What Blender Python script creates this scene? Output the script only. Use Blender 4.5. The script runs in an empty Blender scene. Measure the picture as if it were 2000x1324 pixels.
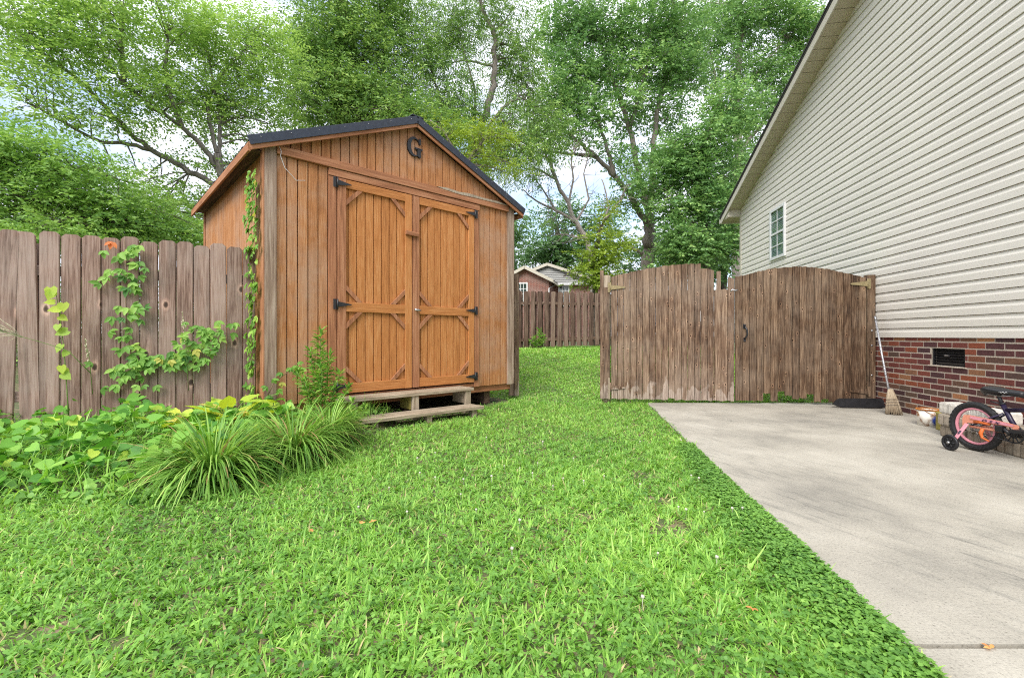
import bpy, math, random
import numpy as np
from mathutils import Vector, Matrix, noise as mnoise

rng = np.random.default_rng(7)
random.seed(7)
S = bpy.context.scene
COL = S.collection
R = math.radians

# ------------------------------------------------------------------ camera, sky, sun, exposure
F, CX, HY, H = 889.0, 1000.0, 656.0, 0.95      # focal length in photo pixels, principal column, horizon row, eye height
cam = bpy.data.cameras.new('camera'); camo = bpy.data.objects.new('camera', cam); COL.objects.link(camo)
cam.sensor_width = 36.0; cam.lens = 36.0 * F / 2000.0
cam.shift_y = -6.0 / 2000.0
cam.clip_start = 0.05; cam.clip_end = 2000
camo.location = (0, 0, H); camo.rotation_euler = (R(90), 0, 0)
S.camera = camo
SUN_EL, SUN_AZ = 43.0, 202.0                   # degrees; azimuth clockwise from +Y (sun behind and left of the camera)
W = bpy.data.worlds.new('World'); S.world = W; W.use_nodes = True
wn, wl = W.node_tree.nodes, W.node_tree.links
wn.clear()
wo = wn.new('ShaderNodeOutputWorld'); bg = wn.new('ShaderNodeBackground'); sky = wn.new('ShaderNodeTexSky')
sky.sky_type = 'NISHITA'; sky.sun_disc = False
sky.sun_elevation = R(SUN_EL); sky.sun_rotation = R(SUN_AZ)
sky.air_density = 1.0; sky.dust_density = 1.0
tc = wn.new('ShaderNodeTexCoord'); mp = wn.new('ShaderNodeMapping'); mp.inputs['Scale'].default_value = (1, 1, 2.2)
mp.inputs['Location'].default_value = (0.35, 0.2, 0.1)
nz = wn.new('ShaderNodeTexNoise'); nz.inputs['Scale'].default_value = 2.3; nz.inputs['Detail'].default_value = 7; nz.inputs['Roughness'].default_value = .55
rp = wn.new('ShaderNodeValToRGB'); rp.color_ramp.elements[0].position = .355; rp.color_ramp.elements[1].position = .53
mx = wn.new('ShaderNodeMixRGB')
sx_w = wn.new('ShaderNodeSeparateXYZ'); wl.new(tc.outputs['Generated'], sx_w.inputs[0])
cr_w = wn.new('ShaderNodeValToRGB'); cr_w.color_ramp.elements[0].position = .15; cr_w.color_ramp.elements[0].color = (.40, .41, .44, 1); cr_w.color_ramp.elements[1].position = .95; cr_w.color_ramp.elements[1].color = (1, .99, .97, 1)
em_ = cr_w.color_ramp.elements.new(.60); em_.color = (.47, .48, .51, 1)
ml_w = wn.new('ShaderNodeMixRGB'); ml_w.blend_type = 'MULTIPLY'; ml_w.inputs[0].default_value = 1; ml_w.inputs[2].default_value = (12.0, 12.0, 12.0, 1)
nz2 = wn.new('ShaderNodeTexNoise'); nz2.inputs['Scale'].default_value = 5.; nz2.inputs['Detail'].default_value = 6
wl.new(mp.outputs[0], nz2.inputs['Vector']); wl.new(sx_w.outputs['Z'], cr_w.inputs[0]); wl.new(cr_w.outputs[0], ml_w.inputs[1])
ml_2 = wn.new('ShaderNodeMixRGB'); ml_2.blend_type = 'MULTIPLY'; ml_2.inputs[0].default_value = 1; cr_2 = wn.new('ShaderNodeValToRGB'); cr_2.color_ramp.elements[0].position = .3; cr_2.color_ramp.elements[0].color = (.78, .80, .86, 1); cr_2.color_ramp.elements[1].position = .65
wl.new(nz2.outputs['Fac'], cr_2.inputs[0]); wl.new(ml_w.outputs[0], ml_2.inputs[1]); wl.new(cr_2.outputs[0], ml_2.inputs[2]); wl.new(ml_2.outputs[0], mx.inputs[2])
wl.new(tc.outputs['Generated'], mp.inputs[0]); wl.new(mp.outputs[0], nz.inputs['Vector']); wl.new(nz.outputs['Fac'], rp.inputs[0])
wl.new(rp.outputs[0], mx.inputs[0]); wl.new(sky.outputs[0], mx.inputs[1]); wl.new(mx.outputs[0], bg.inputs['Color'])
bg.inputs['Strength'].default_value = 0.12
wl.new(bg.outputs[0], wo.inputs['Surface'])
sun = bpy.data.lights.new('sun', 'SUN'); suno = bpy.data.objects.new('sun', sun); COL.objects.link(suno)
sun.energy = 1.5; sun.angle = R(28); sun.color = (1.0, .95, .87)
suno.location = (0, 0, 30)
sd = Vector((math.sin(R(SUN_AZ)) * math.cos(R(SUN_EL)), math.cos(R(SUN_AZ)) * math.cos(R(SUN_EL)), math.sin(R(SUN_EL))))
suno.rotation_euler = sd.to_track_quat('Z', 'Y').to_euler()
S.view_settings.view_transform = 'Standard'; S.view_settings.look = 'None'
S.view_settings.exposure = 1.35; S.view_settings.gamma = 1.0
S.cycles.use_denoising = False; S.cycles.filter_width = 1.1
S.cycles.max_bounces = 10; S.cycles.diffuse_bounces = 6; S.cycles.transparent_max_bounces = 8

def PX(px, py, Y):
    return np.array([(px - CX) / F * Y, Y, H + (HY - py) / F * Y])

# ------------------------------------------------------------------ helpers
def tag(o, label=None, cat=None, group=None, kind=None):
    if label: o['label'] = label
    if cat: o['category'] = cat
    if group: o['group'] = group
    if kind: o['kind'] = kind
    return o

def empty(name, loc=(0, 0, 0), rz=0.0, label=None, cat=None, group=None):
    o = bpy.data.objects.new(name, None); COL.objects.link(o)
    o.location = loc; o.rotation_euler = (0, 0, rz); o.empty_display_size = .2
    return tag(o, label, cat, group)

def copy_tree(o, parent=None):
    c = o.copy(); COL.objects.link(c); c.parent = parent
    for ch in list(o.children): copy_tree(ch, c)
    return c

def unit(v):
    v = np.asarray(v, float); return v / (np.linalg.norm(v) + 1e-12)

def raw_mesh(name, V, faces, mat, parent=None, attrs=None, smooth=False):
    """faces: list of (n,k) int arrays"""
    me = bpy.data.meshes.new(name)
    V = np.ascontiguousarray(V, np.float32)
    me.vertices.add(len(V)); me.vertices.foreach_set('co', V.ravel())
    idx = np.concatenate([f.ravel() for f in faces]).astype(np.int32)
    tot = np.concatenate([np.full(len(f), f.shape[1]) for f in faces])
    st = (np.cumsum(tot) - tot).astype(np.int32)
    me.loops.add(len(idx)); me.loops.foreach_set('vertex_index', idx)
    me.polygons.add(len(tot)); me.polygons.foreach_set('loop_start', st)
    if smooth: me.polygons.foreach_set('use_smooth', np.ones(len(tot), bool))
    for k, (typ, arr) in (attrs or {}).items():
        a = me.attributes.new(k, typ, 'POINT')
        a.data.foreach_set('vector' if typ == 'FLOAT_VECTOR' else 'value', np.ascontiguousarray(arr, np.float32).ravel())
    me.update(calc_edges=True)
    if mat: me.materials.append(mat)
    o = bpy.data.objects.new(name, me); COL.objects.link(o)
    if parent: o.parent = parent
    return o

class MB:
    def __init__(s): s.v, s.f, s.gc, s.t, s.sm, s.m = [], [], [], [], [], []; s.n = 0
    def add(s, V, Fc, gc=None, tint=None, smooth=False):
        V = np.asarray(V, float)
        s.v.append(V); s.gc.append(np.asarray(V if gc is None else gc, float))
        s.t.append(np.full(len(V), random.random() if tint is None else tint))
        for f in Fc: s.f.append(tuple(int(i) + s.n for i in f)); s.sm.append(smooth)
        s.n += len(V); return s
    def board(s, p0, p1, w, t, side, tint=None, ch=.003, e0=0., e1=0.):
        """chamfered board from p0 to p1, width w along `side`, thickness t along axis x side; e0/e1 slant the ends"""
        p0 = np.asarray(p0, float); p1 = np.asarray(p1, float); ax = unit(p1 - p0); L = np.linalg.norm(p1 - p0)
        side = np.asarray(side, float); side = unit(side - ax * side.dot(ax)); nn = np.cross(ax, side)
        a, b = w / 2, t / 2; c = min(ch, a * .4, b * .4)
        pr = [(-a + c, -b), (a - c, -b), (a, -b + c), (a, b - c), (a - c, b), (-a + c, b), (-a, b - c), (-a, -b + c)]
        off = np.array([random.random() * 50, random.random() * 50, random.random() * 50])
        V, G = [], []
        for k, (p, e) in enumerate(((p0, e0), (p1, e1))):
            for (u, v) in pr:
                sh = e * u / a
                V.append(p + side * u + nn * v + ax * sh); G.append(np.array([u, v, L * k + sh]) + off)
        Fc = [(i, (i + 1) % 8, 8 + (i + 1) % 8, 8 + i) for i in range(8)] + [tuple(range(7, -1, -1)), tuple(range(8, 16))]
        return s.add(V, Fc, G, tint)
    def box(s, x0, x1, y0, y1, z0, z1, tint=None):
        d = (x1 - x0, y1 - y0, z1 - z0); k = int(np.argmax(d)); c = np.array([(x0 + x1) / 2, (y0 + y1) / 2, (z0 + z1) / 2])
        e = np.eye(3); j = (k + 1) % 3; l = (k + 2) % 3
        return s.board(c - e[k] * d[k] / 2, c + e[k] * d[k] / 2, d[j], d[l], e[j], tint)
    def tube(s, pts, rad, n=8, tint=None, caps=True, smooth=True):
        pts = np.asarray(pts, float); m = len(pts); rad = np.broadcast_to(np.asarray(rad, float), (m,))
        tg = np.gradient(pts, axis=0) if m > 1 else None
        V, G = [], []; u = None; L = 0.; off = random.random() * 40
        for i in range(m):
            t = unit(tg[i])
            if u is None: u = unit(np.cross(t, (0.31, .2, .93) if abs(t[2]) < .9 else (1, 0, 0)))
            else: u = unit(u - t * u.dot(t))
            w = np.cross(t, u)
            if i: L += np.linalg.norm(pts[i] - pts[i - 1])
            for k in range(n):
                a = 2 * math.pi * k / n
                V.append(pts[i] + rad[i] * (u * math.cos(a) + w * math.sin(a))); G.append((rad[i] * math.cos(a), rad[i] * math.sin(a) + off, L + off))
        Fc = [(i * n + k, i * n + (k + 1) % n, (i + 1) * n + (k + 1) % n, (i + 1) * n + k) for i in range(m - 1) for k in range(n)]
        if caps: Fc += [tuple(range(n - 1, -1, -1)), tuple(range((m - 1) * n, m * n))]
        return s.add(V, Fc, G, tint, smooth)
    def ring(s, c, axis, Rr, r, n=40, k=10, tint=None, bump=0., flat=1.):
        axis = unit(axis); u = unit(np.cross(axis, (0, 0, 1) if abs(axis[2]) < .9 else (1, 0, 0))); w = np.cross(axis, u); c = np.asarray(c, float)
        V = []
        for i in range(n):
            a = 2 * math.pi * i / n; d = u * math.cos(a) + w * math.sin(a)
            for j in range(k):
                b = 2 * math.pi * j / k; rr = r
                if bump and math.cos(b) > .2: rr = r + bump * ((i + j) % 2)
                V.append(c + d * (Rr + rr * math.cos(b)) + axis * rr * flat * math.sin(b))
        Fc = [(i * k + j, ((i + 1) % n) * k + j, ((i + 1) % n) * k + (j + 1) % k, i * k + (j + 1) % k) for i in range(n) for j in range(k)]
        return s.add(V, Fc, None, tint, not bump)
    def lathe(s, prof, c, n=24, tint=None, axis=(0, 0, 1), smooth=True):
        axis = unit(axis); u = unit(np.cross(axis, (0, 1, 0) if abs(axis[1]) < .9 else (1, 0, 0))); w = np.cross(axis, u); c = np.asarray(c, float)
        V = [c + axis * z + r * (u * math.cos(2 * math.pi * k / n) + w * math.sin(2 * math.pi * k / n)) for (r, z) in prof for k in range(n)]
        m = len(prof)
        Fc = [(i * n + k, i * n + (k + 1) % n, (i + 1) * n + (k + 1) % n, (i + 1) * n + k) for i in range(m - 1) for k in range(n)]
        Fc += [tuple(range(n - 1, -1, -1)), tuple(range((m - 1) * n, m * n))]
        return s.add(V, Fc, None, tint, smooth)
    def prism(s, poly, o, ex, ey, th, tint=None, gc=False):
        o, ex, ey = (np.asarray(q, float) for q in (o, ex, ey)); ez = np.cross(ex, ey); n = len(poly)
        V = [o + ex * a + ey * b for a, b in poly] + [o + ex * a + ey * b + ez * th for a, b in poly]
        off = np.array([random.random() * 50, random.random() * 50, random.random() * 50])
        G = [np.array([a, 0, b]) + off for a, b in poly] + [np.array([a, th, b]) + off for a, b in poly]
        Fc = [(i, (i + 1) % n, n + (i + 1) % n, n + i) for i in range(n)] + [tuple(range(n - 1, -1, -1)), tuple(range(n, 2 * n))]
        return s.add(V, Fc, G, tint)
    def blob(s, c, r, seed=0, amp=.15, sub=2, tint=None, fs=2.0):
        import bmesh
        bm = bmesh.new(); bmesh.ops.create_icosphere(bm, subdivisions=sub, radius=1)
        c = np.asarray(c, float); r = np.broadcast_to(np.asarray(r, float), (3,)); V = []
        for v in bm.verts:
            d = Vector(v.co); V.append(c + np.array(d) * r * (1 + amp * mnoise.noise(d * fs + Vector((seed * 3.1, seed, 0)))))
        Fc = [[v.index for v in f.verts] for f in bm.faces]; bm.free()
        return s.add(V, Fc, None, tint, True)
    def build(s, name, mat, parent=None, fix=False):
        me = bpy.data.meshes.new(name)
        V = np.concatenate(s.v); me.from_pydata(V.tolist(), [], s.f)
        me.polygons.foreach_set('use_smooth', np.array(s.sm, bool))
        a = me.attributes.new('gc', 'FLOAT_VECTOR', 'POINT'); a.data.foreach_set('vector', np.concatenate(s.gc).astype(np.float32).ravel())
        a = me.attributes.new('tint', 'FLOAT', 'POINT'); a.data.foreach_set('value', np.concatenate(s.t).astype(np.float32))
        import bmesh
        bm = bmesh.new(); bm.from_mesh(me); bmesh.ops.recalc_face_normals(bm, faces=bm.faces); bm.to_mesh(me); bm.free()
        me.materials.append(mat)
        o = bpy.data.objects.new(name, me); COL.objects.link(o)
        if parent: o.parent = parent
        return o

# template instancing for leaves and blades
def frames(ax, up):
    ax = ax / (np.linalg.norm(ax, axis=1, keepdims=True) + 1e-9)
    ay = np.cross(up, ax); ay /= (np.linalg.norm(ay, axis=1, keepdims=True) + 1e-9)
    return ax, ay, np.cross(ax, ay)
def inst(tv, tf, pos, ax, up, L, Wd=None):
    """template x along ax scaled by L, y across scaled by Wd, z along normal scaled by L"""
    ax, ay, az = frames(ax, up); n = len(pos); K = len(tv); L = np.broadcast_to(L, (n,)); Wd = L if Wd is None else np.broadcast_to(Wd, (n,))
    V = pos[:, None, :] + tv[None, :, 0, None] * (ax * L[:, None])[:, None, :] + tv[None, :, 1, None] * (ay * Wd[:, None])[:, None, :] + tv[None, :, 2, None] * (az * L[:, None])[:, None, :]
    return V.reshape(-1, 3), [(np.asarray(f)[None] + (np.arange(n) * K)[:, None, None]).reshape(-1, len(f[0])) for f in tf]
class LB:
    def __init__(s): s.V, s.F, s.T, s.n = [], [], [], 0
    def add(s, tpl, pos, ax, up, L, Wd, tint):
        tv, tf = tpl
        if len(pos) == 0: return s
        V, Fs = inst(tv, tf, pos, ax, up, L, Wd)
        s.V.append(V); s.F += [f + s.n for f in Fs]; s.T.append(np.repeat(np.broadcast_to(tint, (len(pos),)), len(tv))); s.n += len(V); return s
    def build(s, name, mat, parent=None):
        return raw_mesh(name, np.concatenate(s.V), s.F, mat, parent, {'tint': ('FLOAT', np.concatenate(s.T))})
KITE = (np.array([(0, 0, 0), (.42, .5, .03), (1, 0, -.06), (.42, -.5, .03)]), [[(0, 3, 2, 1)]])
LEAF6 = (np.array([(0, 0, 0), (.28, .42, .05), (.65, .38, .03), (1, 0, -.12), (.65, -.38, .03), (.28, -.42, .05), (.5, 0, -.03)]),
         [[(0, 6, 2, 1), (6, 3, 2, 2)][:1] + [(0, 5, 4, 6)], [(6, 3, 2), (6, 4, 3)]])
HEART = (np.array([(0, 0, 0), (-.16, .26, .03), (.1, .5, .06), (.5, .42, .04), (1, 0, -.1), (.5, -.42, .04), (.1, -.5, .06), (-.16, -.26, .03), (.45, 0, -.04)]),
         [[(0, 8, 2, 1), (8, 4, 3, 2), (0, 7, 6, 8), (8, 6, 5, 4)]])
def blade_tpl(bend, seg=3, w=(1, .95, .7, .06)):
    V = []; x = z = 0.; a = 0.
    for i in range(seg + 1):
        V += [(x, .5 * w[i], z), (x, -.5 * w[i], z)]
        x += math.cos(a) / seg; z -= math.sin(a) / seg; a += bend / seg
    return np.array(V), [[(2 * i, 2 * i + 1, 2 * i + 3, 2 * i + 2) for i in range(seg)]]

# ------------------------------------------------------------------ materials
def new_mat(name):
    m = bpy.data.materials.new(name); m.use_nodes = True; nt = m.node_tree; nt.nodes.clear()
    out = nt.nodes.new('ShaderNodeOutputMaterial'); return m, nt, out
class N:
    def __init__(s, nt): s.nt = nt
    def __call__(s, typ, **kw):
        n = s.nt.nodes.new('ShaderNode' + typ)
        for k, v in kw.items():
            if k.startswith('i_'): n.inputs[int(k[2:]) if k[2:].isdigit() else k[2:].replace('_', ' ')].default_value = v
            else: setattr(n, k, v)
        return n
    def link(s, a, b): s.nt.links.new(a, b)
def ramp(nd, stops):
    cr = nd.color_ramp
    while len(cr.elements) < len(stops): cr.elements.new(.5)
    for e, (p, c) in zip(cr.elements, stops): e.position = p; e.color = (*c, 1) if len(c) == 3 else c
def simple(name, col, rough=.6, metal=0., spec=.4, var=.12, scale=18., bump=.15):
    m, nt, out = new_mat(name); n = N(nt); b = n('BsdfPrincipled'); t = n('TexCoord'); z = n('TexNoise', i_Scale=scale, i_Detail=6.)
    r = n('ValToRGB'); ramp(r, [(.3, tuple(c * (1 - var) for c in col)), (.7, tuple(min(1, c * (1 + var)) for c in col))])
    bp = n('Bump', i_Strength=bump, i_Distance=.01)
    n.link(t.outputs['Object'], z.inputs['Vector']); n.link(z.outputs['Fac'], r.inputs[0]); n.link(r.outputs[0], b.inputs['Base Color'])
    n.link(z.outputs['Fac'], bp.inputs['Height']); n.link(bp.outputs[0], b.inputs['Normal'])
    b.inputs['Roughness'].default_value = rough; b.inputs['Metallic'].default_value = metal; b.inputs['Specular IOR Level'].default_value = spec
    n.link(b.outputs[0], out.inputs[0]); return m

def wood(name, dark, mid, light, knots=.0, tintv=.5, grain=46., grey=None, greyamt=0., paint=None, rough=.75, streak=0., knot_s=5., soft=0.):
    m, nt, out = new_mat(name); n = N(nt); b = n('BsdfPrincipled', i_Roughness=rough); b.inputs['Specular IOR Level'].default_value = .25
    g = n('Attribute', attribute_name='gc'); ti = n('Attribute', attribute_name='tint')
    mp_ = n('Mapping'); mp_.inputs['Scale'].default_value = (1, 1, .045); n.link(g.outputs['Vector'], mp_.inputs[0])
    z1 = n('TexNoise', i_Scale=grain, i_Detail=9., i_Roughness=.65, i_Distortion=.5); n.link(mp_.outputs[0], z1.inputs['Vector'])
    mp2 = n('Mapping'); mp2.inputs['Scale'].default_value = (1, 1, .3); n.link(g.outputs['Vector'], mp2.inputs[0])
    z2 = n('TexNoise', i_Scale=6., i_Detail=4., i_Roughness=.6); n.link(mp2.outputs[0], z2.inputs['Vector'])
    r = n('ValToRGB'); ramp(r, [(.33 - soft, dark), (.5, mid), (.68 + soft, light)])
    # grain + per-board offset + blotches
    a1 = n('Math', operation='MULTIPLY_ADD'); a1.inputs[1].default_value = .22 * tintv; n.link(ti.outputs['Fac'], a1.inputs[0]); n.link(z1.outputs['Fac'], a1.inputs[2])
    a2 = n('Math', operation='MULTIPLY_ADD'); a2.inputs[1].default_value = .30; n.link(z2.outputs['Fac'], a2.inputs[0]); n.link(a1.outputs[0], a2.inputs[2])
    a3 = n('Math', operation='SUBTRACT'); a3.inputs[1].default_value = .15 + .11 * tintv; n.link(a2.outputs[0], a3.inputs[0])
    n.link(a3.outputs[0], r.inputs[0]); col = r.outputs[0]
    if streak:   # dark vertical stains
        mp3 = n('Mapping'); mp3.inputs['Scale'].default_value = (1, 1, .07); n.link(g.outputs['Vector'], mp3.inputs[0])
        z3 = n('TexNoise', i_Scale=14., i_Detail=3.); n.link(mp3.outputs[0], z3.inputs['Vector'])
        r3 = n('ValToRGB'); ramp(r3, [(.5, (1, 1, 1)), (.72, (1 - streak,) * 3)]); n.link(z3.outputs['Fac'], r3.inputs[0])
        mm = n('MixRGB', blend_type='MULTIPLY'); mm.inputs[0].default_value = 1; n.link(col, mm.inputs[1]); n.link(r3.outputs[0], mm.inputs[2]); col = mm.outputs[0]
    if grey is not None:   # weathered, greyed patches
        t = n('TexCoord'); zg = n('TexNoise', i_Scale=1.6, i_Detail=5., i_Roughness=.65); n.link(t.outputs['Object'], zg.inputs['Vector'])
        ad = n('Math', operation='MULTIPLY_ADD'); ad.inputs[1].default_value = .25; n.link(z1.outputs['Fac'], ad.inputs[0]); n.link(zg.outputs['Fac'], ad.inputs[2])
        rg = n('ValToRGB'); ramp(rg, [(.55, (0, 0, 0)), (.82, (greyamt,) * 3)]); n.link(ad.outputs[0], rg.inputs[0])
        mm = n('MixRGB'); n.link(rg.outputs[0], mm.inputs[0]); n.link(col, mm.inputs[1]); mm.inputs[2].default_value = (*grey, 1); col = mm.outputs[0]
    hgt = z1.outputs['Fac']
    if knots:
        sp_ = n('SeparateXYZ'); n.link(g.outputs['Vector'], sp_.inputs[0]); mk = n('CombineXYZ'); mz_ = n('Math', operation='MULTIPLY'); mz_.inputs[1].default_value = .62; n.link(sp_.outputs['X'], mk.inputs['X']); n.link(sp_.outputs['Z'], mz_.inputs[0]); n.link(mz_.outputs[0], mk.inputs['Y'])
        vz = n('TexVoronoi', i_Scale=knot_s, voronoi_dimensions='2D'); vz.inputs['Randomness'].default_value = 1.; 
        dz = n('TexNoise', i_Scale=30., i_Detail=2.); n.link(g.outputs['Vector'], dz.inputs['Vector'])
        mv = n('MixRGB', blend_type='ADD'); mv.inputs[0].default_value = .016; n.link(mk.outputs[0], mv.inputs[1]); n.link(dz.outputs['Color'], mv.inputs[2]); n.link(mv.outputs[0], vz.inputs['Vector'])
        rk = n('ValToRGB'); ramp(rk, [(.022, (.10, .09, .08)), (.040, (.5, .45, .42)), (.055, (1.9, 1.85, 1.8)), (.085, (1.35, 1.3, 1.3)), (.11, (1, 1, 1))]); n.link(vz.outputs['Distance'], rk.inputs[0])
        mm = n('MixRGB', blend_type='MULTIPLY'); mm.inputs[0].default_value = knots; n.link(col, mm.inputs[1]); n.link(rk.outputs[0], mm.inputs[2]); col = mm.outputs[0]
    if paint is not None:  # worn pale patches along the foot, z below paint[0]
        t = n('TexCoord'); sx = n('SeparateXYZ'); n.link(t.outputs['Object'], sx.inputs[0])
        zp = n('TexNoise', i_Scale=9., i_Detail=4.); mpp = n('Mapping'); mpp.inputs['Scale'].default_value = (1, 1, .5); n.link(t.outputs['Object'], mpp.inputs[0]); n.link(mpp.outputs[0], zp.inputs['Vector'])
        q = n('Math', operation='MULTIPLY_ADD'); q.inputs[1].default_value = -.9; n.link(zp.outputs['Fac'], q.inputs[0]); n.link(sx.outputs['Z'], q.inputs[2])
        rr = n('ValToRGB'); rr.color_ramp.interpolation = 'LINEAR'; ramp(rr, [(0, (.75, .75, .75)), (.03, (0, 0, 0))])
        q2 = n('Math', operation='ADD'); q2.inputs[1].default_value = .45 - paint[0]; n.link(q.outputs[0], q2.inputs[0]); n.link(q2.outputs[0], rr.inputs[0])
        mg = n('MixRGB', blend_type='MULTIPLY'); mg.inputs[0].default_value = 1; n.link(rr.outputs[0], mg.inputs[1]); 
        rgn = n('ValToRGB'); ramp(rgn, [(.42, (.25, .25, .25)), (.6, (1, 1, 1))]); n.link(z1.outputs['Fac'], rgn.inputs[0]); n.link(rgn.outputs[0], mg.inputs[2])
        mm = n('MixRGB'); n.link(mg.outputs[0], mm.inputs[0]); n.link(col, mm.inputs[1]); mm.inputs[2].default_value = (*paint[1], 1); col = mm.outputs[0]
    bp = n('Bump', i_Strength=.35, i_Distance=.004); n.link(hgt, bp.inputs['Height']); n.link(bp.outputs[0], b.inputs['Normal'])
    n.link(col, b.inputs['Base Color']); n.link(b.outputs[0], out.inputs[0]); return m

def leafmat(name, stops, trans=.35, rough=.5, spec=.3, gain=1.4):
    m, nt, out = new_mat(name); n = N(nt); a = n('Attribute', attribute_name='tint'); stops = [(p_, tuple(min(.8, c_ * gain) for c_ in q_)) for p_, q_ in stops]; r = n('ValToRGB'); ramp(r, stops); n.link(a.outputs['Fac'], r.inputs[0])
    b = n('BsdfPrincipled', i_Roughness=rough); b.inputs['Specular IOR Level'].default_value = spec; tr = n('BsdfTranslucent'); mxs = n('MixShader'); mxs.inputs[0].default_value = trans
    hs = n('HueSaturation'); hs.inputs['Hue'].default_value = .49; hs.inputs['Saturation'].default_value = 1.1; hs.inputs['Value'].default_value = 1.35
    n.link(r.outputs[0], b.inputs['Base Color']); n.link(r.outputs[0], hs.inputs['Color']); n.link(hs.outputs[0], tr.inputs['Color'])
    n.link(b.outputs[0], mxs.inputs[1]); n.link(tr.outputs[0], mxs.inputs[2]); n.link(mxs.outputs[0], out.inputs[0]); return m

M = {}
# wood
M['shed_wall'] = wood('shed_wall_wood', (.20, .080, .030), (.41, .175, .066), (.58, .32, .16), tintv=.28, grey=(.40, .265, .185), greyamt=.75, streak=.12, grain=90., soft=.10)
M['shed_door'] = wood('shed_door_wood', (.25, .092, .027), (.45, .178, .054), (.60, .31, .13), tintv=.36, streak=.08, grain=90., soft=.10)
M['shed_trim'] = wood('shed_trim_wood', (.18, .074, .036), (.34, .145, .070), (.48, .25, .14), tintv=.5, soft=.05)
M['corner'] = wood('weathered_corner_wood', (.16, .105, .075), (.29, .205, .15), (.42, .33, .26), tintv=.4)
M['fence'] = wood('pink_brown_cedar', (.130, .075, .056), (.262, .168, .132), (.38, .27, .225), knots=.85, tintv=.8, streak=.4, knot_s=2.4, grain=80., grey=(.33, .27, .235), greyamt=.55)
M['gate'] = wood('weathered_pine', (.046, .026, .017), (.142, .084, .053), (.33, .23, .155), knots=.95, tintv=.5, paint=(.17, (.42, .35, .30)), streak=.35, grain=95., knot_s=5.2, grey=(.31, .245, .19), greyamt=.5)
M['gate2'] = wood('dark_weathered_pine', (.030, .016, .009), (.094, .053, .030), (.26, .175, .11), knots=.95, tintv=.5, streak=.55, grain=95., knot_s=5.2, grey=(.25, .19, .14), greyamt=.45)
M['post'] = wood('pale_post_wood', (.20, .155, .11), (.33, .27, .20), (.45, .38, .30), tintv=.3)
M['back'] = wood('back_fence_wood', (.060, .034, .024), (.155, .098, .070), (.27, .19, .145), tintv=1.1, streak=.3)
M['step'] = wood('grey_step_wood', (.15, .112, .075), (.32, .255, .18), (.46, .39, .30), tintv=.5, grain=60.)
# bark
def bark(name, dark, light):
    m, nt, out = new_mat(name); n = N(nt); b = n('BsdfPrincipled', i_Roughness=.9); g = n('Attribute', attribute_name='gc')
    mp_ = n('Mapping'); mp_.inputs['Scale'].default_value = (1, 1, .25); n.link(g.outputs['Vector'], mp_.inputs[0])
    z = n('TexNoise', i_Scale=28., i_Detail=6., i_Roughness=.65); n.link(mp_.outputs[0], z.inputs['Vector']); r = n('ValToRGB'); ramp(r, [(.35, dark), (.68, light)])
    n.link(z.outputs['Fac'], r.inputs[0]); n.link(r.outputs[0], b.inputs['Base Color']); bp = n('Bump', i_Strength=.6, i_Distance=.02); n.link(z.outputs['Fac'], bp.inputs['Height']); n.link(bp.outputs[0], b.inputs['Normal'])
    n.link(b.outputs[0], out.inputs[0]); return m
M['bark'] = bark('grey_bark', (.085, .072, .062), (.30, .26, .225)); M['bark_pale'] = bark('pale_bark', (.15, .125, .11), (.42, .37, .33)); M['bark_dark'] = bark('dark_bark', (.035, .028, .022), (.14, .11, .085))
M['stem'] = simple('green_stem', (.13, .20, .045), .6); M['stem_brown'] = simple('brown_stem', (.16, .11, .06), .8)
# leaves
M['lf_left'] = leafmat('light_leaves', [(0, (.070, .130, .030)), (.45, (.155, .250, .060)), (.8, (.25, .35, .10)), (1, (.36, .44, .16))], trans=.42, gain=1.75)
M['lf_low'] = leafmat('mid_leaves', [(0, (.045, .105, .024)), (.5, (.115, .205, .045)), (1, (.22, .32, .085))], trans=.36, gain=1.85)
M['lf_dark'] = leafmat('deep_leaves', [(0, (.030, .070, .020)), (.5, (.095, .165, .042)), (.85, (.19, .27, .075)), (1, (.29, .35, .10))], trans=.28, gain=2.1)
M['lf_oak'] = leafmat('oak_leaves', [(0, (.032, .080, .028)), (.5, (.098, .180, .058)), (.85, (.18, .275, .09)), (1, (.28, .36, .13))], trans=.30, gain=2.0)
M['lf_yel'] = leafmat('yellow_green_leaves', [(0, (.08, .14, .022)), (.5, (.19, .27, .040)), (1, (.32, .39, .07))], trans=.35)
M['lf_far'] = leafmat('far_leaves', [(0, (.026, .070, .026)), (.5, (.075, .145, .05)), (1, (.14, .22, .075))], trans=.3, gain=1.65)
M['grass'] = leafmat('grass_blades', [(0, (.055, .145, .022)), (.4, (.150, .310, .050)), (.75, (.265, .435, .085)), (.93, (.33, .46, .13)), (.97, (.40, .34, .16)), (1, (.46, .36, .21))], trans=.35, rough=.42, spec=.35)
M['clover'] = leafmat('clover_leaves', [(0, (.046, .125, .024)), (.6, (.130, .265, .046)), (1, (.22, .37, .08))], trans=.3, rough=.45)
M['cover'] = leafmat('bindweed_leaves', [(0, (.055, .165, .025)), (.5, (.125, .285, .042)), (.85, (.23, .40, .07)), (.95, (.38, .47, .06)), (1, (.52, .47, .05))], trans=.35, rough=.45)
M['lirio'] = leafmat('strap_leaves', [(0, (.030, .10, .018)), (.5, (.135, .265, .040)), (.9, (.30, .43, .10)), (.97, (.34, .36, .13)), (1, (.30, .20, .09))], trans=.25, rough=.4)
M['creeper'] = leafmat('creeper_leaves', [(0, (.050, .14, .028)), (.55, (.140, .28, .048)), (.93, (.29, .43, .09)), (.96, (.42, .15, .04)), (1, (.45, .12, .05))], trans=.35)
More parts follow.
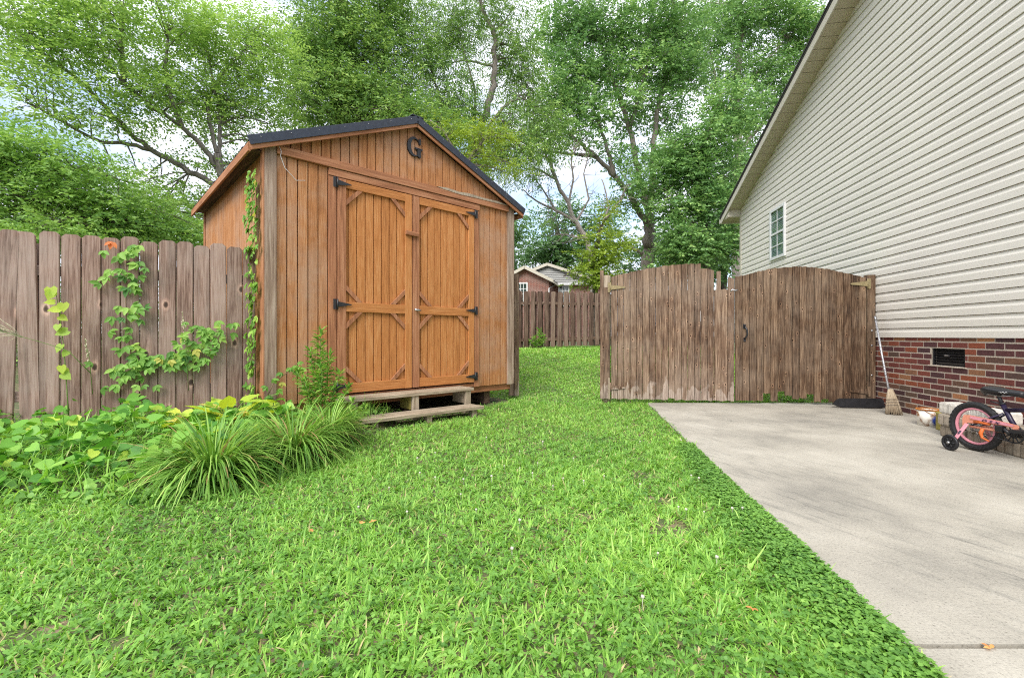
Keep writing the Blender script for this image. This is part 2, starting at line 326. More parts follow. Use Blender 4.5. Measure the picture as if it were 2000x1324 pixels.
M['hosta'] = leafmat('yellow_hosta_leaves', [(0, (.20, .32, .045)), (.5, (.38, .46, .06)), (.85, (.50, .50, .10)), (1, (.48, .36, .12))], trans=.4)
M['dry'] = leafmat('dry_leaf', [(0, (.36, .15, .05)), (1, (.52, .26, .09))], trans=.2)
M['flower'] = simple('white_clover_flower', (.50, .48, .40), .8)
M['plume'] = simple('pale_seed_head', (.52, .50, .33), .8)
# masonry, siding etc.
def tinted(name, stops, rough=.85, bump=.4, scale=60., var=.25):
    m, nt, out = new_mat(name); n = N(nt); b = n('BsdfPrincipled', i_Roughness=rough); b.inputs['Specular IOR Level'].default_value = .2; ti = n('Attribute', attribute_name='tint'); t = n('TexCoord')
    r = n('ValToRGB'); ramp(r, stops); n.link(ti.outputs['Fac'], r.inputs[0]); z = n('TexNoise', i_Scale=scale, i_Detail=6.); n.link(t.outputs['Object'], z.inputs['Vector'])
    v = n('ValToRGB'); ramp(v, [(.3, (1 - var,) * 3), (.7, (1 + var,) * 3)]); n.link(z.outputs['Fac'], v.inputs[0]); mm = n('MixRGB', blend_type='MULTIPLY'); mm.inputs[0].default_value = 1
    n.link(r.outputs[0], mm.inputs[1]); n.link(v.outputs[0], mm.inputs[2]); n.link(mm.outputs[0], b.inputs['Base Color'])
    bp = n('Bump', i_Strength=bump, i_Distance=.006); n.link(z.outputs['Fac'], bp.inputs['Height']); n.link(bp.outputs[0], b.inputs['Normal']); n.link(b.outputs[0], out.inputs[0]); return m
M['brick'] = tinted('mixed_bricks', [(0, (.065, .034, .036)), (.15, (.095, .038, .038)), (.35, (.125, .040, .036)), (.55, (.165, .050, .038)), (.74, (.23, .066, .034)), (.82, (.11, .070, .050)), (.9, (.085, .052, .044)), (1, (.33, .15, .07))])
def farbrick():
    m, nt, out = new_mat('red_bricks'); n = N(nt); b = n('BsdfPrincipled', i_Roughness=.85); t = n('TexCoord'); sx = n('SeparateXYZ'); c = n('CombineXYZ'); ad = n('Math', operation='ADD'); k = n('TexBrick')
    n.link(t.outputs['Object'], sx.inputs[0]); n.link(sx.outputs['X'], ad.inputs[0]); n.link(sx.outputs['Y'], ad.inputs[1]); n.link(ad.outputs[0], c.inputs[0]); n.link(sx.outputs['Z'], c.inputs[1]); n.link(c.outputs[0], k.inputs['Vector'])
    k.inputs['Scale'].default_value = 1.; k.inputs['Brick Width'].default_value = .21; k.inputs['Row Height'].default_value = .075; k.inputs['Mortar Size'].default_value = .010; k.inputs['Bias'].default_value = .1
    k.inputs['Color1'].default_value = (.13, .040, .030, 1); k.inputs['Color2'].default_value = (.25, .080, .055, 1); k.inputs['Mortar'].default_value = (.36, .29, .25, 1)
    n.link(k.outputs['Color'], b.inputs['Base Color']); n.link(b.outputs[0], out.inputs[0]); return m
M['farbrick'] = farbrick()
M['mortar'] = simple('mortar', (.44, .38, .31), .95, bump=.5, scale=80.)
M['siding'] = simple('beige_vinyl_siding', (.68, .645, .58), .5, var=.03, scale=1.2, bump=.02)
M['soffit'] = simple('tan_vinyl_soffit', (.47, .41, .31), .5, var=.03, scale=2, bump=.02)
M['fascia'] = simple('cream_fascia', (.52, .48, .40), .45, var=.03, bump=.02)
M['white'] = simple('white_vinyl', (.66, .66, .66), .4, var=.03, bump=.02)
M['shingle'] = simple('dark_shingles', (.045, .042, .042), .9, var=.3, scale=60, bump=.6)
M['greyside'] = simple('grey_siding', (.36, .36, .35), .6, var=.06)
M['black'] = simple('black_painted_metal', (.018, .019, .023), .42, spec=.5, var=.2, bump=.05)
M['roofmetal'] = simple('black_roof_metal', (.024, .030, .045), .38, spec=.5, var=.25, scale=30, bump=.05)
M['rubber'] = simple('black_rubber', (.014, .014, .015), .6, var=.2, bump=.2, scale=60)
M['plastic'] = simple('black_plastic', (.012, .012, .014), .4, var=.3, bump=.1)
M['pink'] = simple('pink_paint', (.62, .25, .30), .4, var=.05, bump=.02)
M['salmon'] = simple('salmon_paint', (.66, .26, .17), .4, var=.08, bump=.02)
M['orange'] = simple('orange_plastic', (.62, .14, .03), .5, var=.2)
M['purple'] = simple('dark_purple_paint', (.020, .014, .040), .35, var=.15, bump=.02)
M['chrome'] = simple('dull_metal', (.42, .42, .43), .35, metal=.9, var=.2, bump=.05)
M['tape'] = simple('silver_tape', (.40, .40, .42), .38, metal=.55, var=.45, scale=60, bump=.6)
M['brass'] = simple('aged_brass', (.26, .21, .11), .6, metal=.2, var=.25, scale=50)
M['straw'] = wood('broom_straw', (.17, .12, .08), (.32, .25, .17), (.46, .38, .28), tintv=.8, grain=120.)
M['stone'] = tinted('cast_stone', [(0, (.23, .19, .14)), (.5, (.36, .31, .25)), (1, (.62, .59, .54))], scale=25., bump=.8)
M['olive'] = simple('olive_paint', (.27, .23, .06), .6, var=.25)
M['soil'] = simple('dark_soil', (.06, .045, .03), .95, var=.4, bump=.8)
def glassmat(name, col, rough=.05):
    m, nt, out = new_mat(name); n = N(nt); b = n('BsdfPrincipled', i_Roughness=rough); b.inputs['Base Color'].default_value = (*col, 1); b.inputs['Specular IOR Level'].default_value = .9; n.link(b.outputs[0], out.inputs[0]); return m
def seethrough(name):
    m, nt, out = new_mat(name); n = N(nt); t = n('BsdfTransparent'); t.inputs['Color'].default_value = (.74, .82, .80, 1); g = n('BsdfGlossy', i_Roughness=.03); x = n('MixShader'); x.inputs[0].default_value = .14
    n.link(t.outputs[0], x.inputs[1]); n.link(g.outputs[0], x.inputs[2]); n.link(x.outputs[0], out.inputs[0]); return m
M['clear'] = seethrough('clear_glass')
M['pane'] = glassmat('window_glass', (.030, .045, .045)); M['room_shade'] = glassmat('painted_room_shade', (.10, .14, .13), .8)  # second colour has the dimness of an unlit interior painted in
def concrete():
    m, nt, out = new_mat('concrete'); n = N(nt); b = n('BsdfPrincipled', i_Roughness=.85); b.inputs['Specular IOR Level'].default_value = .25; t = n('TexCoord')
    z1 = n('TexNoise', i_Scale=1.3, i_Detail=8., i_Roughness=.6); n.link(t.outputs['Object'], z1.inputs['Vector'])
    d1 = n('VectorMath', operation='DOT_PRODUCT'); d1.inputs[1].default_value = (.42, -.91, 0); d2 = n('VectorMath', operation='DOT_PRODUCT'); d2.inputs[1].default_value = (.91, .42, 0); mp_ = n('CombineXYZ')
    ma = n('Math', operation='MULTIPLY'); ma.inputs[1].default_value = 1.6; mb_ = n('Math', operation='MULTIPLY'); mb_.inputs[1].default_value = 9.
    n.link(t.outputs['Object'], d1.inputs[0]); n.link(t.outputs['Object'], d2.inputs[0]); n.link(d1.outputs['Value'], ma.inputs[0]); n.link(d2.outputs['Value'], mb_.inputs[0]); n.link(ma.outputs[0], mp_.inputs[0]); n.link(mb_.outputs[0], mp_.inputs[1])
    z2 = n('TexNoise', i_Scale=2.2, i_Detail=10., i_Roughness=.78); n.link(mp_.outputs[0], z2.inputs['Vector'])
    mp3 = n('Mapping'); mp3.inputs['Scale'].default_value = (9, 140, 1); n.link(t.outputs['Object'], mp3.inputs[0]); z3 = n('TexNoise', i_Scale=1., i_Detail=3.); n.link(mp3.outputs[0], z3.inputs['Vector'])
    z4 = n('TexNoise', i_Scale=110., i_Detail=6., i_Roughness=.7); n.link(t.outputs['Object'], z4.inputs['Vector'])
    r1 = n('ValToRGB'); ramp(r1, [(.32, (.235, .220, .190)), (.5, (.335, .312, .265)), (.66, (.41, .385, .33))]); n.link(z1.outputs['Fac'], r1.inputs[0])
    r2 = n('ValToRGB'); ramp(r2, [(.31, (.40, .41, .43)), (.42, (.80, .81, .82)), (.50, (1, 1, 1))]); n.link(z2.outputs['Fac'], r2.inputs[0])
    # streaks only in patches
    z5 = n('TexNoise', i_Scale=.9, i_Detail=4.); n.link(t.outputs['Object'], z5.inputs['Vector']); r5 = n('ValToRGB'); ramp(r5, [(.38, (.25, .25, .25)), (.58, (1, 1, 1))]); n.link(z5.outputs['Fac'], r5.inputs[0])
    m1 = n('MixRGB', blend_type='MULTIPLY'); n.link(r5.outputs[0], m1.inputs[0]); n.link(r1.outputs[0], m1.inputs[1]); n.link(r2.outputs[0], m1.inputs[2])
    r4 = n('ValToRGB'); ramp(r4, [(.34, (.55, .54, .53)), (.43, (.95, .95, .95)), (.66, (1.15, 1.15, 1.14))]); n.link(z4.outputs['Fac'], r4.inputs[0])
    m2 = n('MixRGB', blend_type='MULTIPLY'); m2.inputs[0].default_value = 1; n.link(m1.outputs[0], m2.inputs[1]); n.link(r4.outputs[0], m2.inputs[2])
    n.link(m2.outputs[0], b.inputs['Base Color'])
    ad = n('Math', operation='ADD'); n.link(z3.outputs['Fac'], ad.inputs[0]); n.link(z4.outputs['Fac'], ad.inputs[1]); bp = n('Bump', i_Strength=.35, i_Distance=.004); n.link(ad.outputs[0], bp.inputs['Height']); n.link(bp.outputs[0], b.inputs['Normal'])
    n.link(b.outputs[0], out.inputs[0]); return m
M['concrete'] = concrete()
def soilgrass():
    m, nt, out = new_mat('lawn_soil'); n = N(nt); b = n('BsdfPrincipled', i_Roughness=.95); t = n('TexCoord'); z = n('TexNoise', i_Scale=9., i_Detail=8., i_Roughness=.7); n.link(t.outputs['Object'], z.inputs['Vector'])
    r = n('ValToRGB'); ramp(r, [(.3, (.040, .055, .018)), (.47, (.075, .105, .030)), (.56, (.16, .13, .070)), (.70, (.30, .20, .145))]); n.link(z.outputs['Fac'], r.inputs[0]); n.link(r.outputs[0], b.inputs['Base Color'])
    bp = n('Bump', i_Strength=.8, i_Distance=.03); n.link(z.outputs['Fac'], bp.inputs['Height']); n.link(bp.outputs[0], b.inputs['Normal']); n.link(b.outputs[0], out.inputs[0]); return m
M['lawn'] = soilgrass()

# ------------------------------------------------------------------ ground
def sstep(x, a, b):
    t = np.clip((x - a) / (b - a), 0, 1); return t * t * (3 - 2 * t)
BX = [-8, -3.4, -2.9, -2.5, -2.05, -1.9, -1.65, -1.52, -1.40, -1.30]
BY = [2.2, 2.5, 2.62, 2.72, 2.62, 2.85, 3.3, 3.8, 4.4, 5.2]
def bed_d(x, y):
    """how far behind the front edge of the planting bed"""
    return np.where(x < -1.30, (y - np.interp(x, BX, BY)) * .85, -1.)
def gz(x, y):
    x = np.asarray(x, float); y = np.asarray(y, float)
    z = .60 * sstep(y, 6.3, 12.5) * (1 - sstep(y, 40, 90) * .3)
    z = z + .17 * sstep(bed_d(x, y), 0, 1.0) * (1 - sstep(y, 4.2, 7.0))
    z = z + .012 * np.sin(x * 2.3 + 1) * np.cos(y * 1.9) - .028
    # sits lower than the concrete slab where the slab runs
    e = x - (1.0 + .1427 * y)
    return z - .10 * sstep(e, .02, .25) * (1 - sstep(y, 6.3, 6.9))
def axis_pts(a, b, fine, far):
    p = [-far, -far * .5, -far * .25, -far * .12, -far * .06]; q = list(np.arange(a, b, fine)); return np.array(p + q + [far * .08, far * .14, far * .25, far * .5, far])
gx = axis_pts(-9, 9, .18, 320.); gy = axis_pts(-4, 20, .18, 320.)
gx = np.unique(gx); gy = np.unique(gy)
XX, YY = np.meshgrid(gx, gy); ZZ = gz(XX, YY)
nx, ny = len(gx), len(gy)
idx = np.arange(nx * ny).reshape(ny, nx)
fa = np.stack([idx[:-1, :-1], idx[:-1, 1:], idx[1:, 1:], idx[1:, :-1]], -1).reshape(-1, 4)
tag(raw_mesh('lawn', np.stack([XX, YY, ZZ], -1).reshape(-1, 3), [fa], M['lawn'], smooth=True), kind='structure')
def wallx(y): return 4.059 + .1417 * y
def edgex(y): return 1.0 + .1427 * y
def slab(name, y0, y1, mat):
    b = MB(); ya = np.linspace(y0, y1, 24)
    pr = [(edgex(y) + (.006 * math.sin(y * 9) + .004 * math.sin(y * 23)), y) for y in ya]
    poly = pr + [(wallx(y1) - .004, y1), (wallx(y0) - .004, y0)]
    b.prism(poly[::-1], (0, 0, 0), (1, 0, 0), (0, 1, 0), -.12)
    o = b.build(name, mat); return tag(o, kind='structure')
slab('driveway', 1.405, 6.46, M['concrete']); slab('driveway_apron', -6.0, 1.385, M['concrete'])
b = MB(); b.box(edgex(1.395), wallx(1.395) - .01, 1.386, 1.404, -.12, -.012); tag(b.build('driveway_joint', M['soil']), kind='structure')

# ------------------------------------------------------------------ grass
def in_poly_shed(x, y):
    dx, dy = x + 2.41, y - 4.45; a = dx * .7314 + dy * .682; c = -dx * .682 + dy * .7314
    return (a > -.03) & (a < 3.3) & (c > -.02) & (c < 3.1)
def lawn_ok(x, y):
    ok = ((x < edgex(y) + .015) | (y > 6.48)) & ~in_poly_shed(x, y) & (bed_d(x, y) < .10)
    dx, dy = x + 2.41, y - 4.45; a = dx * .7314 + dy * .682; c = -dx * .682 + dy * .7314
    ok &= ~((a > .6) & (a < 2.35) & (c > -.60) & (c < .0) & (rng.random(x.shape) < .8))
    ok &= (x < wallx(y) - .05)
    return ok
def fbm(x, y, s, seed=0.):
    return (np.sin(x * s + seed) * np.cos(y * s * 1.13 + seed * 2) + .5 * np.sin(x * s * 2.3 + y * s * 1.1 + seed) + .35 * np.cos(y * s * 3.1 - x * s * 2.2 + 3 * seed)) / 1.85
PATCH = [(PX(1255, 922, 1), .0), (PX(1310, 1020, 1), 0), (PX(1140, 1000, 1), 0), (PX(1290, 970, 1), 0), (PX(1250, 890, 1), 0), (PX(1390, 985, 1), 0), (PX(60, 1230, 1), 0), (PX(220, 1250, 1), 0), (PX(330, 1015, 1), 0)]
PR = [.13, .15, .08, .10, .07, .05, .08, .06, .05]
def patch_xy(p):
    y = H * F / ((HY - (H + 0) * 0) * 0 + (H - p[2]) * F) if False else H / (H - p[2]); return p[0] * y, y
PATCH = [patch_xy(p[0]) for p in PATCH]
def bare(x, y):
    v = np.zeros_like(x)
    for (a, c), r in zip(PATCH, PR):
        d = np.hypot((x - a), (y - c)) / (r * (1 + .35 * fbm(x, y, 23, a))); v = np.maximum(v, 1 - sstep(d, .55, 1.15))
    return v
LBg = LB(); LBc = LB()
TPL = [blade_tpl(.5), blade_tpl(1.1), blade_tpl(1.7), blade_tpl(-.3)]
def sow(x0, x1, y0, y1, dens, Lm, Wm, vis=True):
    n = int((x1 - x0) * (y1 - y0) * dens); x = rng.uniform(x0, x1, n); y = rng.uniform(y0, y1, n)
    k = lawn_ok(x, y); k &= (np.abs(x) < y * 1.14 + 1.0)
    k &= rng.random(n) > bare(x, y) * .80
    x, y = x[k], y[k]; n = len(x)
    # tufts: pull blades towards nearby crown points
    cell = .055; ix, iy = np.floor(x / cell), np.floor(y / cell); hsh = np.modf(np.sin(ix * 12.9898 + iy * 78.233) * 43758.5453)[0]; h2 = np.modf(np.sin(ix * 39.3468 + iy * 11.135) * 24634.6345)[0]
    cx, cy = (ix + .5 + .45 * hsh) * cell, (iy + .5 + .45 * h2) * cell; pull = .45
    x2, y2 = x + (cx - x) * pull, y + (cy - y) * pull
    az = np.arctan2(y - cy, x - cx) + rng.normal(0, .7, n); el = np.radians(rng.normal(37, 17, n)).clip(.10, 1.45)
    ax = np.stack([np.cos(az) * np.cos(el), np.sin(az) * np.cos(el), np.sin(el)], 1); up = np.stack([-np.cos(az) * np.sin(el), -np.sin(az) * np.sin(el), np.cos(el)], 1) + rng.normal(0, .25, (n, 3))
    f1 = fbm(x, y, 1.7, 1.); f2 = fbm(x, y, 5.3, 2.)
    L = Lm * (1 + .22 * f1 + .18 * f2) * rng.lognormal(0, .28, n); Wd = Wm * rng.lognormal(0, .25, n)
    tint = np.clip(.48 + .16 * f1 + .13 * f2 + .10 * hsh + rng.normal(0, .17, n), 0, .92)
    dead = rng.random(n) < (.035 + (.12 * bare(x, y))); tint = np.where(dead, rng.uniform(.95, 1., n), tint)
    pos = np.stack([x2, y2, gz(x2, y2) - .004], 1); w = rng.integers(0, 4, n)
    for i in range(4):
        q = w == i; LBg.add(TPL[i], pos[q], ax[q], up[q], L[q], Wd[q], tint[q])
sow(-4.2, 2.0, .9, 2.2, 10500, .045, .0068)
sow(-5.0, 2.2, 2.2, 3.6, 7500, .044, .0074)
sow(-5.5, 2.4, 3.6, 6.5, 4600, .042, .0085)
sow(-1.5, 5.4, 6.4, 10.5, 4200, .040, .011)
sow(-3.6, 1.8, .9, 3.4, 160, .066, .0085)
sow(.3, 1.7, .9, 4.2, 5000, .044, .0062)
sow(-2.5, 5.5, 10.5, 16.0, 1700, .055, .017)
# clover mixed through the lawn, thick along the slab
def clover(n, fx):
    x, y, s = fx(n); k = lawn_ok(x, y) & (rng.random(n) > bare(x, y) * .8); x, y, s = x[k], y[k], s[k]; n = len(x)
    hz = gz(x, y) + rng.uniform(.025, .05, n); a0 = rng.uniform(0, 6.28, n); f = fbm(x, y, 4., 5.)
    tint = np.clip(.42 + .2 * f + rng.normal(0, .16, n), 0, 1)
    for j in range(3):
        a = a0 + j * 2.094; tl = rng.normal(-.05, .25, n); ax = np.stack([np.cos(a), np.sin(a), tl], 1); up = np.stack([rng.normal(0, .25, n), rng.normal(0, .25, n), np.ones(n)], 1)
        LBc.add(LEAF6, np.stack([x, y, hz], 1), ax, up, s, s * 1.05, tint)
clover(8500, lambda n: ((lambda y: (edgex(y) + .015 - np.abs(rng.normal(0, 1, n)) * np.clip((.20 - .035 * y) * (1 + .55 * fbm(y * 0, y, 4.1, 7.)), .02, 1), y, rng.uniform(.009, .016, n)))(rng.uniform(.95, 4.0, n) ** 1.)))
clover(16000, lambda n: (rng.uniform(-3, 2, n), 1.0 + 5.5 * rng.random(n) ** 1.5, rng.uniform(.009, .016, n)))
tag(LBg.build('lawn_grass', M['grass']), 'bright green mown lawn of broad bladed crabgrass between shed and concrete', 'grass', kind='stuff')
tag(LBc.build('clover_patch', M['clover']), 'low dark green clover leaves mixed through the lawn and thick along the concrete edge', 'clover', kind='stuff')

# ------------------------------------------------------------------ shed
SH = empty('garden_shed', (-2.41, 4.45, 0.0), math.atan2(.682, .7314), 'orange brown wooden garden shed with black metal roof edge and double doors', 'shed')
WS, DS, ZB, ZE, SL = 3.27, 3.05, .26, 2.82, .43          # width, depth, wall foot, eave height, roof slope
ZR = ZE + SL * WS / 2
def roofz(x): return ZE + SL * (WS / 2 - abs(x - WS / 2))
V3 = lambda *a: np.array(a, float)
def groove_wall(x0, x1, z0f, z1f, y, pitch=.1022, th=.016):
    m = MB(); x = x0
    while x < x1 - .01:
        xe = min(x + pitch, x1); a, c = x + .0028, xe - .0028
        za, zc = z1f(a), z1f(c); tn = random.random()
        mid = (a + c) / 2; off = V3(random.random() * 50, random.random() * 50, random.random() * 50)
        zm0 = z0f(mid)
        prof = [(a, y), (a + .004, y - th), (c - .004, y - th), (c, y)]
        V = [V3(px, py, zm0) for px, py in prof] + [V3(px, py, z1f(px)) for px, py in prof]
        m.add(V, [(0, 1, 5, 4), (1, 2, 6, 5), (2, 3, 7, 6), (0, 4, 7, 3), (3, 2, 1, 0), (4, 5, 6, 7)], [v - V3(mid, 0, 0) + off for v in V], tn); x = xe
    return m
# front wall, in three pieces round the doors, with a dark backing in the grooves
DL, DM, DR, DB, DT = .69, 1.605, 2.56, .325, 2.65
for (a, c, z0, z1) in ((.09, DL - .09, ZB, lambda x: 2.74), (DR + .09, WS - .09, ZB, lambda x: 2.74)):
    groove_wall(a, c, lambda x: ZB, z1, 0).build('front_wall', M['shed_wall'], SH)
groove_wall(.02, WS - .02, lambda x: 2.825, lambda x: roofz(x) - .02, 0, .1022).build('gable_siding', M['shed_wall'], SH)
bk = MB(); bk.prism([(0.02, ZB + .01), (WS - .02, ZB + .01), (WS - .02, ZE - .03), (WS / 2, ZR - .05), (.02, ZE - .03)], (0, .022, 0), (1, 0, 0), (0, 0, 1), -.02, tint=.1)
bk.build('backing_wall', M['back'], SH)
# side and rear walls
def side_wall(name, x, sgn):
    m = MB(); y = .05
    while y < DS - .01:
        ye = min(y + .1022, DS); tn = random.random(); off = V3(*(random.random() * 50 for _ in range(3)))
        prof = [(x, y + .0018), (x + sgn * .016, y + .006), (x + sgn * .016, ye - .006), (x, ye - .0018)]
        V = [V3(px, py, ZB) for px, py in prof] + [V3(px, py, ZE - .02) for px, py in prof]
        m.add(V, [(0, 1, 5, 4), (1, 2, 6, 5), (2, 3, 7, 6), (0, 4, 7, 3), (3, 2, 1, 0), (4, 5, 6, 7)], [V3(v[1] - y, v[0], v[2]) + off for v in V], tn); y = ye
    m.box(x - sgn * .02, x - sgn * .002, .06, DS, ZB + .01, ZE - .03); return m.build(name, M['shed_wall'], SH)
side_wall('side_wall', 0, -1); side_wall('side_wall', WS, 1)
m = MB(); m.prism([(0, ZB), (WS, ZB), (WS, ZE - .02), (WS / 2, ZR - .03), (0, ZE - .02)], (0, DS + .02, 0), (1, 0, 0), (0, 0, 1), -.02); m.build('rear_wall', M['shed_wall'], SH)
# corner boards
for (x0, x1, nm) in ((-.018, .09, 'corner_board'), (WS - .09, WS + .018, 'corner_board')):
    m = MB(); m.box(x0, x1, -.040, -.001, ZB - .01, ZE - .005); m.build(nm, M['corner'], SH)
for (x, s) in ((-.018, -1), (WS + .018, 1)):
    m = MB(); m.box(min(x, x + s * .018), max(x, x + s * .018), -.038, .055, ZB, ZE - .012); m.build('corner_board', M['shed_trim'] if s < 0 else M['corner'], SH)
    m = MB(); m.box(min(x, x + s * .01), max(x, x + s * .01), DS - .07, DS + .03, ZB, ZE - .012); m.build('corner_board', M['shed_trim'], SH)
# beam and header
m = MB(); m.board((.092, -.030, 2.785), (WS - .092, -.030, 2.785), .085, .052, (0, 0, 1), .5); bo = m.build('gable_beam', M['shed_trim'], SH)
m = MB(); pts = [(1.95, 0), (2.1, .012), (2.3, .004), (2.45, .015), (2.7, .008), (2.95, .013), (3.16, 0), (3.16, -.006), (2.6, -.012), (2.3, -.018), (2.05, -.008)]
m.prism([(x, 2.832 + z * 1.4) for x, z in pts], (0, -.030, 0), (1, 0, 0), (0, 0, 1), .03, tint=.9); m.build('splintered_wood', M['post'], bo)
m = MB(); m.board((DL - .09, -.022, 2.698), (DR + .09, -.022, 2.698), .078, .044, (0, 0, 1), .4); m.build('door_header', M['shed_trim'], SH)
for x0 in (DL - .088, DR + .004):
    m = MB(); m.box(x0, x0 + .084, -.036, -.001, ZB, 2.655); m.build('door_jamb', M['shed_trim'], SH)
# sill / floor edge under the doors and skids
m = MB(); m.board((0, .03, ZB - .045), (WS, .03, ZB - .045), .085, .04, (0, 0, 1)); m.board((0, DS - .03, ZB - .045), (WS, DS - .03, ZB - .045), .085, .04, (0, 0, 1)); m.build('floor_beam', M['shed_trim'], SH)
m = MB()
for x in (.35, 1.63, 2.9): m.board((x, .1, .10), (x, DS - .1, .10), .10, .22, (1, 0, 0))
m.build('skid', M['back'], SH)
m = MB(); m.board((DL, -.008, .285), (DR, -.008, .285), .045, .03, (0, 0, 1)); m.build('door_sill', M['shed_trim'], SH)
# doors
def t_hinge(x, z, sgn, parent):
    m = MB(); m.box(x - sgn * .034 - .016, x - sgn * .034 + .016, -.058, -.050, z - .055, z + .055)
    m.tube([(x - sgn * .006, -.060, z - .055), (x - sgn * .006, -.060, z + .055)], .008, 8)
    pl = [(0, .028), (.14, .006), (.155, 0), (.14, -.006), (0, -.028)]
    pl = [(x + sgn * a, z + c) for a, c in pl]; pl = pl if sgn > 0 else pl[::-1]
    m.prism(pl[::-1], (0, -.056, 0), (1, 0, 0), (0, 0, 1), .006); return m.build('hinge', M['black'], parent)
def door(x0, x1, hs):
    D = groove_wall(x0 + .03, x1 - .03, lambda x: DB + .02, lambda x: DT - .02, -.004, .0985, .014).build('door', M['shed_door'], SH)
    yf = -.034
    def pc(nm, p0, p1, w, side, e0=0, e1=0, th=.022, dy=0, mt='shed_trim'):
        mm = MB(); mm.board((p0[0], yf + dy, p0[1]), (p1[0], yf + dy, p1[1]), w, th, side, None, .003, e0, e1); return mm.build(nm, M[mt], D)
    for x in (x0 + .048, x1 - .048): pc('stile', (x, DB), (x, DT), .092, (1, 0, 0), mt='shed_door' if x > x0 + .1 else 'shed_trim')
    a, c = x0 + .096, x1 - .096
    for z, w, nm in ((DT - .047, .092, 'rail'), (1.265, .105, 'rail'), (DB + .055, .108, 'rail')): pc(nm, (a, z), (c, z), w, (0, 0, 1), mt='shed_door')
    q = .155
    for (cx, sx) in ((a, 1), (c, -1)):
        for (cz, sz) in ((DT - .095, -1), (1.32, 1), (1.21, -1), (DB + .111, 1)):
            p0 = (cx + sx * .012, cz + sz * q); p1 = (cx + sx * q, cz + sz * .012)
            mm = MB(); d = .030
            poly = [(cx, cz + sz * (q + d)), (cx, cz + sz * (q - d)), (cx + sx * (q - d), cz), (cx + sx * (q + d), cz)]
            if sx * sz < 0: poly = poly[::-1]
            mm.prism(poly, (0, yf - .010, 0), (1, 0, 0), (0, 0, 1), -.020, gc=True); mm.build('corner_brace', M['shed_trim'], D)
    xh = x0 if hs > 0 else x1
    for z in (2.595, 1.29, .405): t_hinge(xh, z, hs, D)
    return D
d1 = door(DL + .003, DM - .004, 1); d2 = door(DM + .004, DR - .003, -1)
m = MB(); m.board((DM - .10, -.062, 2.185), (DM + .075, -.062, 2.175), .05, .03, (0, 0, 1), .2); m.build('turn_latch', M['shed_trim'], SH)
m = MB(); m.tube([(DM + .055, -.045, 1.262), (DM + .055, -.075, 1.262)], .012, 10); m.tube([(DM + .01, -.080, 1.266), (DM + .06, -.083, 1.262), (DM + .10, -.078, 1.258)], [.012, .014, .008], 10); m.build('handle', M['chrome'], d2)
# roof
OVS, OVF, OVB = .16, .11, .06
for sgn in (-1, 1):
    xe = -OVS if sgn < 0 else WS + OVS; xm = WS / 2; ze = ZE - SL * OVS
    up = unit(V3(-sgn * -1 * 0, 0, 1)); m = MB(); nseg = 22
    # ribbed metal sheet as a profile along y, running from eave to ridge
    V, Fc = [], []; ys = np.linspace(-OVF - .012, DS + OVB, 8 * 12 + 1); rib = np.array([.0, .014, .014, .0, .0, .004, .0, .0] * 13)[:len(ys)]
    for y, r in zip(ys, rib):
        for (xx, zz) in ((xe - (-sgn) * -.03 * 0, ze), (xm, ZR)):
            V += [V3(xx, y, zz + .045 + r), V3(xx, y, zz + .040 + r)]
    for i in range(len(ys) - 1):
        a, c = i * 4, (i + 1) * 4; Fc += [(a, c, c + 2, a + 2), (a + 1, a + 3, c + 3, c + 1)]
        Fc += [(a, a + 1, c + 1, c), (a + 2, c + 2, c + 3, a + 3)]
    m.add(V, Fc); m.build('roof_sheet', M['roofmetal'], SH)
    m = MB()  # timber fascia under the front edge
    m.board((xe, -OVF + .012, ze - .020), (xm, -OVF + .012, ZR - .020), .070, .022, (0, 0, 1), .6); m.build('barge_board', M['shed_trim'], SH)
    m = MB(); m.board((xe - sgn * -.012, -OVF - .008, ze + .028), (xm, -OVF - .008, ZR + .028), .085, .012, (0, 0, 1), .5, .001)
    ln = V3(xm - xe, 0, ZR - ze)
    tr = m.build('roof_trim', M['roofmetal'], SH)
    for t in np.linspace(.05, .95, 7):
        m = MB(); p = V3(xe, -OVF - .017, ze + .045) + ln * t; m.blob(p, .005, sub=1, amp=0); m.build('screw', M['chrome'], tr)
    m = MB(); m.board((xe, -OVF + .025, ze - .02), (xe, DS + OVB, ze - .02), .085, .022, (0, 0, 1), .7); m.build('eave_board', M['shed_trim'], SH)
    m = MB(); m.prism([(min(xe, 0 if sgn < 0 else WS) + .012, 0), (max(xe, 0 if sgn < 0 else WS) - .012, 0), (max(xe, 0 if sgn < 0 else WS) - .012, DS), (min(xe, 0 if sgn < 0 else WS) + .012, DS)], (0, 0, ze - .012), (1, 0, 0), (0, 1, 0), .012)
    m.build('soffit', M['back'], SH)
m = MB(); m.board((WS / 2, -OVF - .014, ZR + .066), (WS / 2, DS + OVB, ZR + .066), .16, .01, (1, 0, 0)); m.build('ridge_cap', M['roofmetal'], SH)
